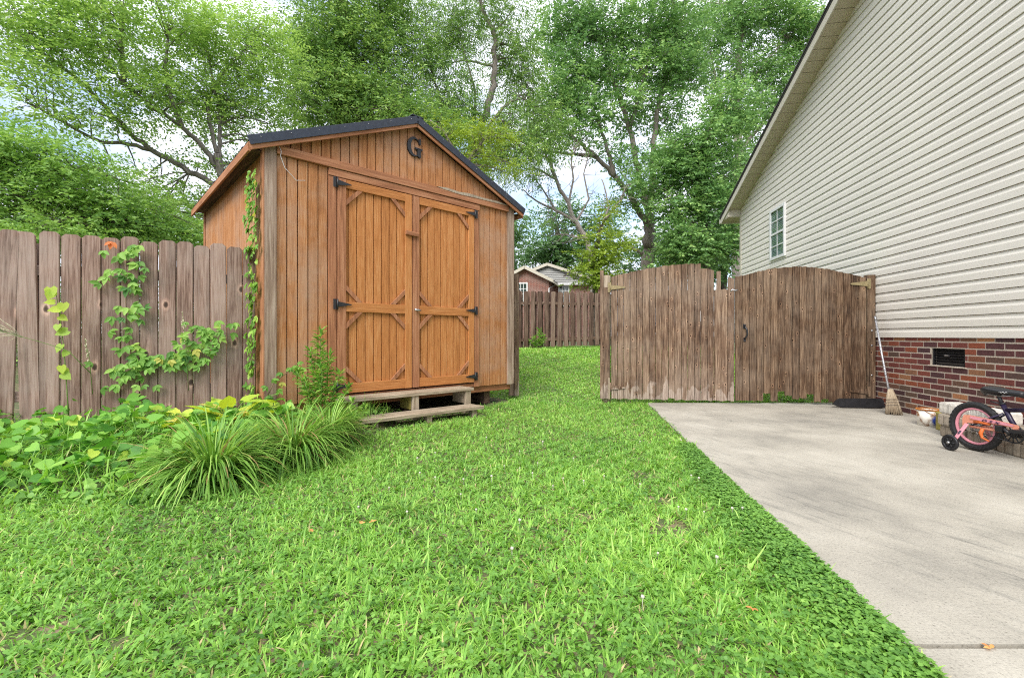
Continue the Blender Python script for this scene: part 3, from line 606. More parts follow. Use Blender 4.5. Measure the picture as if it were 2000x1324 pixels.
# letter G : slab-serif, black
gx0, gz0, gw, gh = 1.645, ZE + .43, .200, .235
m = MB(); outer, inner = [], []
for k in range(41):
    a = R(44 + k * (318 - 44) / 40); outer.append((gx0 - .012 + .090 * math.cos(a), gz0 + gh / 2 * math.sin(a))); inner.append((gx0 + .006 + .062 * math.cos(a) * (1 if math.cos(a) < 0 else 1.05), gz0 + (gh / 2 - .020) * math.sin(a)))
V = [V3(x, -.040, z) for x, z in outer + inner] + [V3(x, -.017, z) for x, z in outer + inner]; n_ = 41; Fc = []
for k in range(40): Fc += [(k, k + 1, n_ + k + 1, n_ + k), (2 * n_ + k, 3 * n_ + k, 3 * n_ + k + 1, 2 * n_ + k + 1), (k, 2 * n_ + k, 2 * n_ + k + 1, k + 1), (n_ + k, n_ + k + 1, 3 * n_ + k + 1, 3 * n_ + k)]
Fc += [(0, n_, 3 * n_, 2 * n_), (n_ - 1, 2 * n_ + n_ - 1, 3 * n_ + n_ - 1, n_ + n_ - 1)]
m.add(V, Fc)
for poly in ([(.034, -.100), (.060, -.118), (.080, -.118), (.080, -.010), (.034, -.010)], [(.002, -.024), (.104, -.024), (.104, -.004), (.002, -.004)], [(.062, .042), (.080, .042), (.080, .118), (.066, .118), (.048, .085)]):
    m.prism([(gx0 + a, gz0 + c) for a, c in poly], (0, -.017, 0), (1, 0, 0), (0, 0, 1), .025)
tag(m.build('house_letter', M['black'], SH), 'black slab serif letter G under the gable peak')
# loose white cable at the top corner
m = MB(); m.tube([(.06, -.045, 2.80), (.105, -.06, 2.82), (.125, -.06, 2.77), (.12, -.06, 2.72), (.16, -.05, 2.62), (.27, -.045, 2.52), (.36, -.045, 2.54)], .003, 5); m.build('loose_cable', M['white'], SH)

# steps (shed frame)
ST = empty('timber_steps', (-2.41, 4.45, 0), math.atan2(.682, .7314), 'two weathered grey timber steps below the shed doors', 'steps')
def part(nm, mat, fn):
    q = MB(); fn(q); return q.build(nm, mat, ST)
part('upper_tread', M['step'], lambda q: (q.board((.66, -.245, .277), (2.34, -.245, .272), .13, .036, (0, 1, 0), .5), q.board((.67, -.105, .278), (2.33, -.105, .273), .135, .036, (0, 1, 0), .7)))
part('lower_tread', M['step'], lambda q: (q.board((.66, -.525, .092), (2.28, -.525, .075), .125, .036, (0, 1, 0), .6), q.board((.68, -.39, .093), (2.27, -.39, .076), .13, .036, (0, 1, 0), .4)))
for x in (.72, 1.46, 2.22):
    part('post', M['step'], lambda q: q.box(x, x + .085, -.295, -.255, -.04, .257, .6))
    part('stringer', M['olive'] if x < 2 else M['step'], lambda q: q.box(x - .012, x + .028, -.25, -.03, .10, .255, .5))
for x in (.84, 1.49, 2.13): part('foot', M['step'], lambda q: q.box(x, x + .07, -.55, -.47, -.05, .072))

# ------------------------------------------------------------------ fences
def fence_dogear(name, A, B, n, label, heights, w=.1355, th=.018, mat='fence', gaps=None, lean=None):
    A = V3(*A); B = V3(*B); d = B - A; L = np.hypot(d[0], d[1]); rz = math.atan2(d[1], d[0]); root = empty(name, (A[0], A[1], 0), rz, label, 'fence')
    sp = L / n; m = MB(); zd = (B[2] - A[2]) / L
    for i in range(n):
        x = (i + .5) * sp; h = heights(i, x); bt = (gaps or (lambda i: .03))(i); lx = (lean(i) if lean else random.uniform(-.004, .004)); c = w * .19
        zz = A[2] + zd * x; a = w / 2; off = V3(*(random.random() * 50 for _ in range(3)))
        pl = [(-a, bt), (a, bt), (a, h - c), (a - c, h), (-a + c, h), (-a, h - c)]
        V = []; G = []; yo = random.uniform(-.003, .003)
        for yy in (-th / 2, th / 2):
            for (u, v) in pl:
                iu = (.006 if yy < 0 else 0) * (1 if u < 0 else -1); V.append(V3(x + u + iu + lx * (v / h - .5), yy + yo, zz + v)); G.append(V3(u, yy, v) + off)
        k = 6; m.add(V, [tuple(range(5, -1, -1)), tuple(range(6, 12))] + [(i_, (i_ + 1) % k, k + (i_ + 1) % k, k + i_) for i_ in range(k)], G)
    m.build('picket_panel', M[mat], root)
    for z in (.42, 1.5):
        q = MB(); q.board((0, th / 2 + .022, A[2] + z), (L, th / 2 + .022, B[2] + z), .088, .038, (0, 0, 1)); q.build('rail', M[mat], root)
    for x in np.arange(.6, L, 2.4):
        q = MB(); q.box(x - .045, x + .045, th / 2 + .045, th / 2 + .135, -.1, A[2] + 1.75); q.build('post', M[mat], root)
    return root
leans = {15: -.0, 14: .028, 13: -.03}
fence_dogear('picket_fence', (-6.731, 2.506, .0), (-2.606, 4.671, .02), 34, 'pinkish brown dog eared picket fence on the left running up to the shed', lambda i, x: 1.825 + .012 * math.sin(i * 2.7) + (.01 if i % 3 else -.006), gaps=lambda i: .05 if i > 15 else .10 + .02 * (i % 3), lean=lambda i: {20: .050, 21: -.040}.get(i, .006 * math.sin(i * 5)))
def fence_shadowbox(name, A, B, label):
    A = V3(*A); B = V3(*B); d = B - A; L = np.hypot(d[0], d[1]); root = empty(name, (A[0], A[1], 0), math.atan2(d[1], d[0]), label, 'fence'); zd = (B[2] - A[2]) / L
    for face, yy, o in (('front', -.052, 0), ('rear', .052, .5)):
        m = MB(); sp = .2275; w = .134
        for i in range(int(L / sp)):
            x = (i + .5 + o) * sp; zz = A[2] + zd * x; h = 1.655 + .012 * math.sin(i * 3.3 + o); a = w / 2 * random.uniform(.94, 1.04); lx = random.uniform(-.012, .012); off = V3(*(random.random() * 50 for _ in range(3)))
            pl = [(-a, .02)] + [(a, .02)] + [(a * math.cos(t), h - .045 + .045 * math.sin(t)) for t in np.linspace(0, math.pi, 7)]
            k = len(pl); V, G = [], []
            for y in (yy - .009, yy + .009):
                for (u, v) in pl: V.append(V3(x + u + lx * (v - .8), y, zz + v)); G.append(V3(u, y, v) + off)
            m.add(V, [tuple(range(k - 1, -1, -1)), tuple(range(k, 2 * k))] + [(i_, (i_ + 1) % k, k + (i_ + 1) % k, k + i_) for i_ in range(k)], G)
        m.build('picket_panel', M['back'], root)
    for z in (.24, 1.30):
        q = MB(); q.board((0, 0, A[2] + z), (L, 0, B[2] + z), .085, .08, (0, 0, 1)); q.build('rail', M['back'], root)
    return root
fence_shadowbox('shadowbox_fence', (-3.2, 11.40, .50), (6.3, 16.05, .74), 'weathered brown shadowbox fence across the back of the lawn')
# end board and post beside the shed
m = empty('fence_end', (.02, 6.98, .0), R(43), 'narrow grey brown fence end boards standing right of the shed corner', 'fence')
q = MB(); q.box(-.09, -.005, -.012, .012, .04, 1.93); q.build('picket', M['fence'], m)
q = MB(); q.box(.0, .09, -.035, .055, .03, 1.90); q.build('post', M['gate'], m)

# gate
GA, GBp = V3(1.29, 6.67, 0), V3(4.915, 6.155, 0); gd = GBp - GA; GL = np.hypot(gd[0], gd[1]); grz = math.atan2(gd[1], gd[0])
def gate_leaf(x0, x1, topf, botf, mat, lab, rails, hinge_x, hs, npl, postx, broken=None):
    root = empty('driveway_gate', (GA[0], GA[1], 0), grz, lab, 'gate', 'pair of arched driveway gates'); m = MB(); w = (x1 - x0) / npl
    for i in range(npl):
        a, c = x0 + i * w + .0003, x0 + (i + 1) * w - .0003; off = V3(*(random.random() * 50 for _ in range(3))); yy = random.uniform(-.003, .003)
        top = topf
        xs = [a, a + (c - a) * .33, a + (c - a) * .66, c]; rag = [random.uniform(-.006, .006) for _ in xs]
        bt = [botf(i, x) for x in xs]
        pl = [(x, bt[k]) for k, x in enumerate(xs)] + ([(x, top(x) + rag[k]) for k, x in list(enumerate(xs))[::-1]] if not (broken and i in broken) else [(a + (c - a) * f_, z_) for f_, z_ in broken[i][::-1]])
        k = len(pl); V, G = [], []
        for y, ins in ((yy - .009, .0045), (yy + .009, 0)):
            for (u, v) in pl: V.append(V3(u + (ins if u < a + 1e-6 else -ins if u > c - 1e-6 else 0), y, v)); G.append(V3(u - a, y, v) + off)
        m.add(V, [tuple(range(k - 1, -1, -1)), tuple(range(k, 2 * k))] + [(i_, (i_ + 1) % k, k + (i_ + 1) % k, k + i_) for i_ in range(k)], G)
    m.build('plank_panel', M[mat], root)
    for z in rails:
        q = MB(); q.board((x0 + .02, .031, z), (x1 - .02, .031, z), .088, .036, (0, 0, 1)); q.build('rail', M[mat], root)
    for z, mt in ((1.655, 'brass'), (.20, mat)):
        q = MB(); q.box(hinge_x - hs * .035 - .014, hinge_x - hs * .035 + .014, -.020, -.013, z - .07, z + .07)
        q.tube([(hinge_x - hs * .012, -.021, z - .07), (hinge_x - hs * .012, -.021, z + .07)], .009, 8)
        pl = [(hinge_x + hs * a, z + c) for a, c in ((-.005, .036), (.19, .012), (.205, 0), (.19, -.012), (-.005, -.036))]
        q.prism(pl if hs < 0 else pl[::-1], (0, -.019, 0), (1, 0, 0), (0, 0, 1), .005 if True else 0); q.build('hinge', M[mt], root)
    return root
def arch1(x):
    if x < 1.42: return 1.80 + .175 * math.sin(min(1, (x - .1) / 1.32 * .93) * math.pi / 2 * 1.18)
    return 1.915
def arch2(x):
    u = (x - 1.93) / (3.52 - 1.93); return 1.715 + .19 * math.sin(math.pi * (.12 + .84 * min(max(u, 0), 1)))
n1 = 19; x0, x1 = .16, 1.856; w1 = (x1 - x0) / n1
brk = {14: [(0, 1.905), (1, 1.90)], 15: [(0, 1.90), (1, 1.875)], 16: [(0, 1.60), (.32, 1.605), (.36, 1.86), (.9, 1.865), (1, 1.85)], 17: [(0, 1.60), (.5, 1.612), (1, 1.60)], 18: [(0, 1.60), (.08, 1.78), (.5, 1.772), (1, 1.74)]}
g1 = gate_leaf(x0, x1, arch1, lambda i, x: .035 + .006 * math.sin(x * 40) + (.02 if i in (9,) else 0), 'gate', 'left arched plank gate leaf with pale worn foot and broken planks', (.30, 1.05, 1.56), .16, 1, n1, 0, brk)
n2 = 18
rb = {4: .13, 6: .17, 7: .10, 8: .04, 9: .06, 10: .13, 12: .05}
g2 = gate_leaf(1.868, 3.545, arch2, lambda i, x: .035 + rb.get(i, 0) * .8 + .015 * abs(math.sin(x * 61)), 'gate2', 'right arched plank gate leaf, darker brown, with curved black pull handle', (.30, 1.05, 1.56), 3.545, -1, n2, 0)
q = MB(); pts = [(1.985, -.018, 1.085), (1.988, -.050, 1.075), (2.005, -.062, 1.03), (2.012, -.060, .97), (1.995, -.045, .93), (1.990, -.018, .905)]
q.tube(pts, [.012, .011, .012, .012, .010, .011], 8); q.box(1.968, 2.004, -.020, -.011, 1.055, 1.115); q.box(1.975, 2.005, -.020, -.011, .87, .925); q.blob((1.985, -.04, 1.10), (.016, .02, .012), sub=1, amp=0); q.build('pull_handle', M['black'], g2)
q = MB(); q.tube([(1.80, .0, 1.57), (1.83, -.006, 1.60), (1.875, -.004, 1.585), (1.90, .0, 1.60)], .014, 7); q.build('latch_wire', M['chrome'], g2)
gp = empty('gate_post', (GA[0], GA[1], 0), grz, 'pale round topped post with narrow plank at the free left end of the gates', 'post')
q = MB(); q.tube([(.095, .075, -.1), (.095, .075, 1.83), (.095, .075, 1.84)], [.062, .062, .055], 16); q.build('post', M['post'], gp)
q = MB(); q.box(.0, .050, -.012, .010, .03, 1.905); q.build('edge_plank', M['gate'], gp)
q = MB(); q.box(.053, .135, -.010, .010, .035, 1.66); q.build('edge_plank', M['gate'], gp)
q = MB(); q.box(.118, .140, -.022, -.011, .03, .34); q.build('edge_plank', M['post'], gp)
gp = empty('gate_post', (GA[0], GA[1], 0), grz, 'dark brown square gate post against the house corner beside the broom', 'post')
q = MB(); q.box(3.555, 3.655, -.014, .076, -.02, 1.775); q.build('post', M['gate2'], gp)
for z in (1.02, .42, .82):
    q = MB(); q.lathe([(.012, 0), (.012, .006), (.004, .008)], (3.61, -.014, z), 10, axis=(0, -1, 0)); q.build('bolt', M['chrome'], gp)

# ------------------------------------------------------------------ house
HS = empty('house', (4.059, 0, 0), -math.atan(.1417), 'two tone beige vinyl sided gable house on a dark mixed brick foundation', 'house')
# local frame: +y along the wall away from the camera, -x towards the driveway
Y0, Y1, ZS, ZC, HSL = -2.0, 11.35, .93, 4.06, .357
def clipy(z): 
    k = max(0., (z - ZC) / HSL); return Y0 + k, Y1 - k
PITCH = .1180; m = MB(); z = ZS
prof = [(.026, 0.), (-.018, 0.), (-.0175, .066), (-.014, .075), (-.007, .092), (-.004, .1130), (.026, .1133), (.026, .1180)]
while z < 6.45:
    V = []
    for (dx, dz) in prof:
        a, c = clipy(z + dz)
        if c < a: c = a = (Y0 + Y1) / 2
        V += [V3(dx, a, z + dz), V3(dx, c, z + dz)]
    m.add(V, [(2 * i, 2 * i + 1, 2 * i + 3, 2 * i + 2) for i in range(7)], None, .5); z += PITCH
m.build('vinyl_siding', M['siding'], HS)
ZRH = ZC + HSL * (Y1 - Y0) / 2
m = MB(); m.prism([(Y0, ZS - .05), (Y1, ZS - .05), (Y1, ZC + .05), ((Y0 + Y1) / 2, ZRH + .05), (Y0, ZC + .05)], (.04, 0, 0), (0, 1, 0), (0, 0, 1), .1); m.build('sheathing', M['siding'], HS)
m = MB(); m.box(.14, 9.0, Y1 - .1, Y1, 0.0, ZC); m.build('side_wall', M['siding'], HS)
m = MB(); m.box(-.027, .06, Y1 - .075, Y1 + .012, ZS - .02, ZC - .01); m.build('corner_trim', M['fascia'], HS)
# brick foundation
VA, VB, VZ0, VZ1 = 4.80, 5.25, .616, .812
m = MB(); rows = 15; rh = .0680
for r_ in range(rows):
    z0 = -.068 + r_ * rh + .006; z1 = z0 + rh - .012; y = 1.2 - (.1 if r_ % 2 else 0)
    while y < Y1:
        ya, yb = y + .006, y + .1975; segs = [(ya, yb)]
        if z1 > VZ0 + .01 and z0 < VZ1 - .01:
            segs = [s_ for s_ in ((ya, min(yb, VA - .002)), (max(ya, VB + .002), yb)) if s_[1] - s_[0] > .02]
        for (a, c) in segs:
            dx_ = .012 + random.uniform(-.0015, .0015); m.board((dx_, a, (z0 + z1) / 2), (dx_, c, (z0 + z1) / 2), z1 - z0, .03, (0, 0, 1), random.random(), .003)
        y += .2035
m.build('brick_course', M['brick'], HS)
m = MB(); zz0 = -.1
for (a, c, e, f) in ((Y0, VA, -.1, ZS + .02), (VB, Y1, -.1, ZS + .02), (VA, VB, -.1, VZ0), (VA, VB, VZ1, ZS + .02)): m.prism([(a, e), (c, e), (c, f), (a, f)], (-.001, 0, 0), (0, 1, 0), (0, 0, 1), .06)
m.build('mortar_bed', M['mortar'], HS)
VT = MB(); VT.box(.05, .06, VA, VB, VZ0, VZ1); vt = VT.build('foundation_vent', M['black'], HS)
q = MB()
for zz in np.linspace(VZ0 + .03, VZ1 - .02, 6): q.board((.018, VA + .01, zz), (.018, VB - .01, zz), .026, .003, (.7, 0, -.7))
q.box(.004, .03, VA, VA + .02, VZ0, VZ1); q.box(.004, .03, VB - .02, VB, VZ0, VZ1); q.build('louvre', M['plastic'], vt)
q = MB(); q.box(-.004, .02, VA + .22, VA + .27, VZ0 + .11, VZ0 + .125); q.build('slide_lever', M['chrome'], vt)
q = MB(); q.box(-.014, .045, VA - .02, VB + .04, VZ0 - .010, VZ0 + .004); q.build('vent_sill', M['mortar'], HS)
# rake soffit, fascia, roof
OV = .30; yend = Y1 + .50; zend = ZC - HSL * .50
m = MB(); ym = (Y0 + Y1) / 2; step = .20
for s in (1, -1):
    y = 0.
    while y < (Y1 - ym) + .02:
        ya, yb = y + .004, y + step - .004
        pa = V3(-OV / 2 - .008, ym + s * ya, ZRH - HSL * ya - .012); pb = V3(-OV / 2 - .008, ym + s * yb, ZRH - HSL * yb - .012)
        m.board(pa, pb, OV, .010, (1, 0, 0), .5, .003); y += step
m.build('rake_soffit', M['soffit'], HS)
for s in (1, -1):
    q = MB(); L2 = (Y1 - ym) + .5
    q.board((-OV - .020, ym, ZRH + .028), (-OV - .020, ym + s * L2, ZRH - HSL * L2 + .028), .17, .020, (0, 0, 1), .5); q.build('fascia', M['fascia'], HS)
    q = MB(); q.board((-OV - .034, ym, ZRH + .10), (-OV - .034, ym + s * (L2 + .02), ZRH - HSL * (L2 + .02) + .10), .045, .006, (0, 0, 1), .5); q.build('drip_edge', M['shingle'], HS)
    q = MB(); c0 = V3(4.3, ym, ZRH + .13); c1 = V3(4.3, ym + s * (L2 + .04), ZRH - HSL * (L2 + .04) + .13); q.board(c0, c1, 9.3, .03, (1, 0, 0)); q.build('roof', M['shingle'], HS)
# boxed eave return at the far corner
q = MB(); q.prism([(Y1 - .02, ZC - .16), (yend, ZC - .16), (yend, zend + .10), (Y1 - .02, ZC + .09)], (-OV - .008, 0, 0), (0, 1, 0), (0, 0, 1), .015, tint=.5); q.build('eave_return', M['fascia'], HS)
q = MB(); q.box(-OV - .004, -.030, Y1 - .03, Y1 + .012, ZC - .175, ZC - .01); q.build('eave_return', M['fascia'], HS)
q = MB(); q.box(-OV - .005, 9.0, Y1 + .015, yend, ZC - .18, ZC - .162); q.build('eave_soffit', M['soffit'], HS)
q = MB(); q.box(-OV - .03, 9.0, yend + .002, yend + .10, ZC - .20, ZC - .08); q.build('gutter', M['fascia'], HS)
# window
WY0, WY1, WZ0, WZ1 = 8.87, 9.55, 2.50, 3.53
wr = MB(); fwid = .055
for (a, c, e, f) in ((WY0, WY0 + fwid, WZ0, WZ1), (WY1 - fwid, WY1, WZ0, WZ1), (WY0 + fwid, WY1 - fwid, WZ0, WZ0 + fwid), (WY0 + fwid, WY1 - fwid, WZ1 - fwid, WZ1)): wr.box(-.050, .02, a, c, e, f)
wf = wr.build('window', M['white'], HS); zmid = (WZ0 + WZ1) / 2
q = MB(); q.box(-.034, -.0315, WY0 + .05, WY1 - .05, WZ0 + .05, WZ1 - .05); q.build('pane', M['clear'], wf)
q = MB(); q.box(-.0235, -.0215, WY0 + .05, WY1 - .05, WZ0 + .05, WZ1 - .05); q.build('painted_dark_panel', M['room_shade'], wf)  # flat sheet painted dark in place of the shaded room behind the blind
q = MB(); q.box(-.046, -.0342, WY0 + fwid, WY1 - fwid, zmid - .02, zmid + .02)
for zz in (zmid + .25, zmid - .25): q.box(-.040, -.0345, WY0 + fwid, WY1 - fwid, zz - .010, zz + .010)
q.box(-.041, -.0343, (WY0 + WY1) / 2 - .010, (WY0 + WY1) / 2 + .010, WZ0 + fwid, WZ1 - fwid); q.build('muntin', M['white'], wf)
q = MB()
for zz in np.arange(WZ0 + .08, WZ1 - .07, .034): q.board((-.0275, WY0 + .06, zz), (-.0275, WY1 - .06, zz), .025, .002, (0, 0, 1))
q.build('blind', M['white'], wf)

# ------------------------------------------------------------------ neighbour's brick house beyond the fence
NH = empty('brick_house', (1.30, 31.0, .55), R(-14), 'red brick neighbour house with grey gable seen over the back fence', 'house')
# local: -y faces the camera. wing gable in front, main gable behind and to the right
def gable(nm, x0, x1, y0, y1, ze, zr, wallm, topm, ov=.35):
    xm = (x0 + x1) / 2
    q = MB(); q.prism([(x0, -.5), (x1, -.5), (x1, ze), (x0, ze)], (0, y1, 0), (1, 0, 0), (0, 0, 1), y1 - y0, tint=.5); w = q.build('wall', M[wallm], NH)
    q = MB(); q.prism([(x0, ze), (x1, ze), (xm, zr)], (0, y0 + .12, 0), (1, 0, 0), (0, 0, 1), .12, tint=.5); g = q.build('gable_wall', M[topm], NH)
    sl = (zr - ze) / (xm - x0); rf = MB(); fs = MB()
    for s in (-1, 1):
        xe = xm + s * (xm - x0 + ov); zee = zr - sl * (xm - x0 + ov)
        rf.board((xm, (y0 + y1) / 2 - ov / 2, zr + .09), (xe, (y0 + y1) / 2 - ov / 2, zee + .09), y1 - y0 + ov, .05, (0, 1, 0))
        fs.board((xm, y0 - ov - .02, zr + .03), (xe, y0 - ov - .02, zee + .03), .20, .04, (0, 0, 1)); fs.board((xe, y0 - ov, zee - .02), (xe, y1, zee - .02), .14, .06, (0, 0, 1))
        fs.board((xm, y0 - ov / 2, zr - .02), (xe, y0 - ov / 2, zee - .02), ov, .02, (0, 1, 0))
    r_ = rf.build('roof', M['shingle'], NH); fs.build('fascia', M['fascia'], NH)
    return w
gable('wing', -2.0, 1.22, 0, 6, 4.20, 5.02, 'farbrick', 'farbrick')
gable('main', -3.0, 4.6, 2.2, 12, 4.15, 5.50, 'farbrick', 'greyside')
q = MB()
for k in range(9): q.board((-1.6 + .25 * k, 2.06, 4.20 + .13 * k), (3.2 - .25 * k, 2.06, 4.20 + .13 * k), .10, .02, (0, .25, 1))
q.build('gable_lap_siding', M['greyside'], NH)
q = MB(); q.box(1.25, 4.6, 1.85, 2.15, 4.0, 4.15); q.build('gutter', M['white'], NH)
def farwin(x, y, w, z0, z1):
    q = MB(); t = .10
    for (a, c, e, f) in ((x - w / 2 - t, x - w / 2, z0 - t, z1 + t), (x + w / 2, x + w / 2 + t, z0 - t, z1 + t), (x - w / 2, x + w / 2, z0 - t, z0), (x - w / 2, x + w / 2, z1, z1 + t)): q.box(a, c, y - .06, y, e, f)
    wdw = q.build('window', M['white'], NH)
    q = MB(); q.box(x - w / 2, x + w / 2, y - .03, y - .01, z0, z1); q.build('pane', M['pane'], wdw)
    q = MB()
    for k in (1, 2): q.box(x - w / 2 + k * w / 3 - .018, x - w / 2 + k * w / 3 + .018, y - .05, y - .032, z0, z1)
    for k in (1, 2, 3): q.box(x - w / 2, x + w / 2, y - .055, y - .034, z0 + k * (z1 - z0) / 4 - .018, z0 + k * (z1 - z0) / 4 + .018)
    q.build('muntin', M['white'], wdw)
farwin(-.62, 0, .60, 2.6, 3.95); farwin(1.95, 2.2, .62, 2.6, 3.95)
q = MB(); q.tube([(1.30, 1.9, 4.0), (1.24, .4, 3.7), (1.24, -.06, 3.6), (1.24, -.06, .3)], .04, 7); q.build('downpipe', M['white'], NH)

# ------------------------------------------------------------------ child's bicycle
BK = empty('child_bicycle', (3.84, 3.77, 0.0), math.atan2(-.995, .10), 'small pink and black child bicycle with training wheels parked by the brick wall', 'bicycle')
def bp(nm, mat, fn, parent=None):
    q = MB(); fn(q); return q.build(nm, M[mat], parent or BK)
def wheel(x, nm):
    ty = bp(nm, 'rubber', lambda q: (q.ring((x, 0, .203), (0, 1, 0), .174, .025, 72, 10, bump=.004), q.ring((x, 0, .203), (0, 1, 0), .172, .022, 48, 8)))
    bp('rim', 'pink', lambda q: q.ring((x, 0, .203), (0, 1, 0), .143, .011, 48, 8, flat=1.3), ty)
    def sp(q):
        for k in range(20):
            a = k * math.pi / 10; s = .018 if k % 2 else -.018; d = a + (.35 if k % 4 < 2 else -.35)
            q.tube([(x + .018 * math.cos(d), s, .203 + .018 * math.sin(d)), (x + .143 * math.cos(a), 0, .203 + .143 * math.sin(a))], .0014, 4)
    bp('spokes', 'chrome', sp, ty)
    bp('hub', 'chrome', lambda q: q.lathe([(.008, -.055), (.008, -.03), (.022, -.028), (.016, -.018), (.016, .018), (.022, .028), (.008, .03), (.008, .055)], (x, 0, .203), 14, axis=(0, 1, 0)), ty)
wheel(0, 'wheel'); wheel(.80, 'wheel')
bbx, bbz = .30, .205
bp('frame', 'purple', lambda q: (q.tube([(bbx, 0, bbz), (.245, 0, .30), (.19, 0, .415)], .017, 10), q.tube([(bbx, 0, bbz), (.45, 0, .28), (.63, 0, .42)], .020, 10), q.tube([(.215, 0, .37), (.40, 0, .40), (.615, 0, .46)], .017, 10), q.tube([(.64, 0, .39), (.605, 0, .50)], .021, 10)))
bp('rear_stay', 'salmon', lambda q: (q.tube([(bbx, -.03, bbz), (.15, -.045, .206), (0, -.052, .203)], .010, 8), q.tube([(bbx, .03, bbz), (.15, .045, .206), (0, .052, .203)], .010, 8)))
bp('seat_stay', 'purple', lambda q: (q.tube([(.21, -.02, .345), (.1, -.045, .27), (0, -.050, .203)], .007, 8), q.tube([(.21, .02, .345), (.1, .045, .27), (0, .050, .203)], .007, 8)))
bp('seat_post', 'black', lambda q: (q.tube([(.19, 0, .41), (.172, 0, .455), (.158, 0, .485)], .013, 10), q.ring((.19, 0, .415), (-.4, 0, .9), .016, .007, 16, 6), q.tube([(.18, -.02, .42), (.135, -.035, .428)], .006, 6)))
# saddle as lofted sections
def saddle(q):
    secs = [(.075, .030, .510), (.085, .066, .520), (.115, .084, .526), (.165, .076, .522), (.215, .052, .514), (.265, .034, .510), (.315, .027, .508), (.335, .016, .503)]
    V = []; n = 14
    for (x, w, z) in secs:
        for k in range(n):
            a = 2 * math.pi * k / n; c, s = math.cos(a), math.sin(a)
            V.append(V3(x, w * c, z + (.024 * s if s > 0 else .046 * s * (1.0 if x < .2 else .6))))
    Fc = [(i * n + k, i * n + (k + 1) % n, (i + 1) * n + (k + 1) % n, (i + 1) * n + k) for i in range(len(secs) - 1) for k in range(n)] + [tuple(range(n)), tuple(range((len(secs) - 1) * n, len(secs) * n))]
    q.add(V, Fc, None, .5, True)
sd_ = bp('saddle', 'plastic', saddle)
bp('saddle_rail', 'chrome', lambda q: (q.tube([(.12, -.02, .482), (.18, -.018, .474), (.28, -.01, .490)], .004, 6), q.tube([(.12, .02, .482), (.18, .018, .474), (.28, .01, .490)], .004, 6)), sd_)
bp('saddle_mark', 'white', lambda q: q.tube([(.205 + .045 * t, -.0545 + .016 * t, .511 + .004 * math.sin(t * 16)) for t in np.linspace(0, 1, 16)], .0016, 5), sd_)
# chain guard
cgp = [(-.045, .262), (-.035, .292), (.0, .298), (.12, .293), (.26, .285), (.335, .276), (.345, .262), (.335, .232), (.315, .236), (.30, .252), (.12, .256), (.055, .250), (.04, .236), (-.01, .232), (-.02, .205), (-.045, .205)]
CG = bp('chain_guard', 'salmon', lambda q: q.prism(cgp, (0, -.068, 0), (1, 0, 0), (0, 0, 1), -.008, tint=.5))
bp('pink_cover', 'pink', lambda q: q.prism([(.02, .272), (.02, .294), (.26, .284), (.325, .272), (.31, .262), (.12, .264)], (0, -.0775, 0), (1, 0, 0), (0, 0, 1), -.002, tint=.5), CG)
cu = bpy.data.curves.new('guard_text', 'FONT'); cu.body = 'DSX'; cu.size = .034; cu.extrude = .0008; cu.shear = .35; cu.space_character = 1.7; cu.offset = .0006
to = bpy.data.objects.new('t', cu); COL.objects.link(to); bpy.context.view_layer.update()
tm = bpy.data.meshes.new_from_object(to.evaluated_get(bpy.context.evaluated_depsgraph_get())); bpy.data.objects.remove(to)
tm.materials.clear(); tm.materials.append(M['purple']); txt = bpy.data.objects.new('lettering', tm); COL.objects.link(txt); txt.parent = CG
txt.location = (.105, -.0815, .2655); txt.rotation_euler = (R(90), R(2), 0); txt.scale = (1.35, .8, 1)
def sprocket(q):
    c = V3(bbx, -.052, bbz); q.ring(c, (0, 1, 0), .068, .006, 40, 6, bump=.0); q.ring(c, (0, 1, 0), .026, .007, 20, 6)
    q.lathe([(.020, -.008), (.020, .008)], c, 16, axis=(0, 1, 0))
    for k in range(12):
        a = k * math.pi / 6; q.tube([c + V3(.024 * math.cos(a), 0, .024 * math.sin(a)), c + V3(.066 * math.cos(a), 0, .066 * math.sin(a))], .0045, 5)
bp('sprocket', 'plastic', sprocket)
bp('chain', 'black', lambda q: (q.tube([(0, -.052, .227), (.15, -.052, .252), (bbx, -.052, .274)], .0035, 5), q.tube([(0, -.052, .179), (.15, -.052, .157), (bbx, -.052, .136)], .0035, 5)))
bp('crank_arm', 'black', lambda q: (q.tube([(bbx, -.065, bbz), (bbx + .085, -.075, bbz + .035)], .009, 7), q.tube([(bbx, .065, bbz), (bbx - .085, .075, bbz - .035)], .009, 7)))
bp('pedal', 'plastic', lambda q: q.box(bbx + .050, bbx + .120, -.155, -.080, bbz + .025, bbz + .047))
bp('pedal', 'plastic', lambda q: q.box(bbx - .120, bbx - .050, .080, .155, bbz - .047, bbz - .025))
bp('pedal_guard', 'plastic', lambda q: (q.box(.205, .255, -.090, -.062, .205, .255), q.tube([(.255, -.075, .235), (.29, -.07, .20)], .014, 7)))
bp('brake_caliper', 'orange', lambda q: (q.tube([(.04, -.064, .248), (.10, -.066, .255), (.155, -.064, .248)], [.010, .014, .010], 8), q.tube([(.10, -.06, .205), (.085, -.06, .165), (.095, -.06, .13), (.14, -.055, .112)], [.012, .014, .010, .006], 8)))
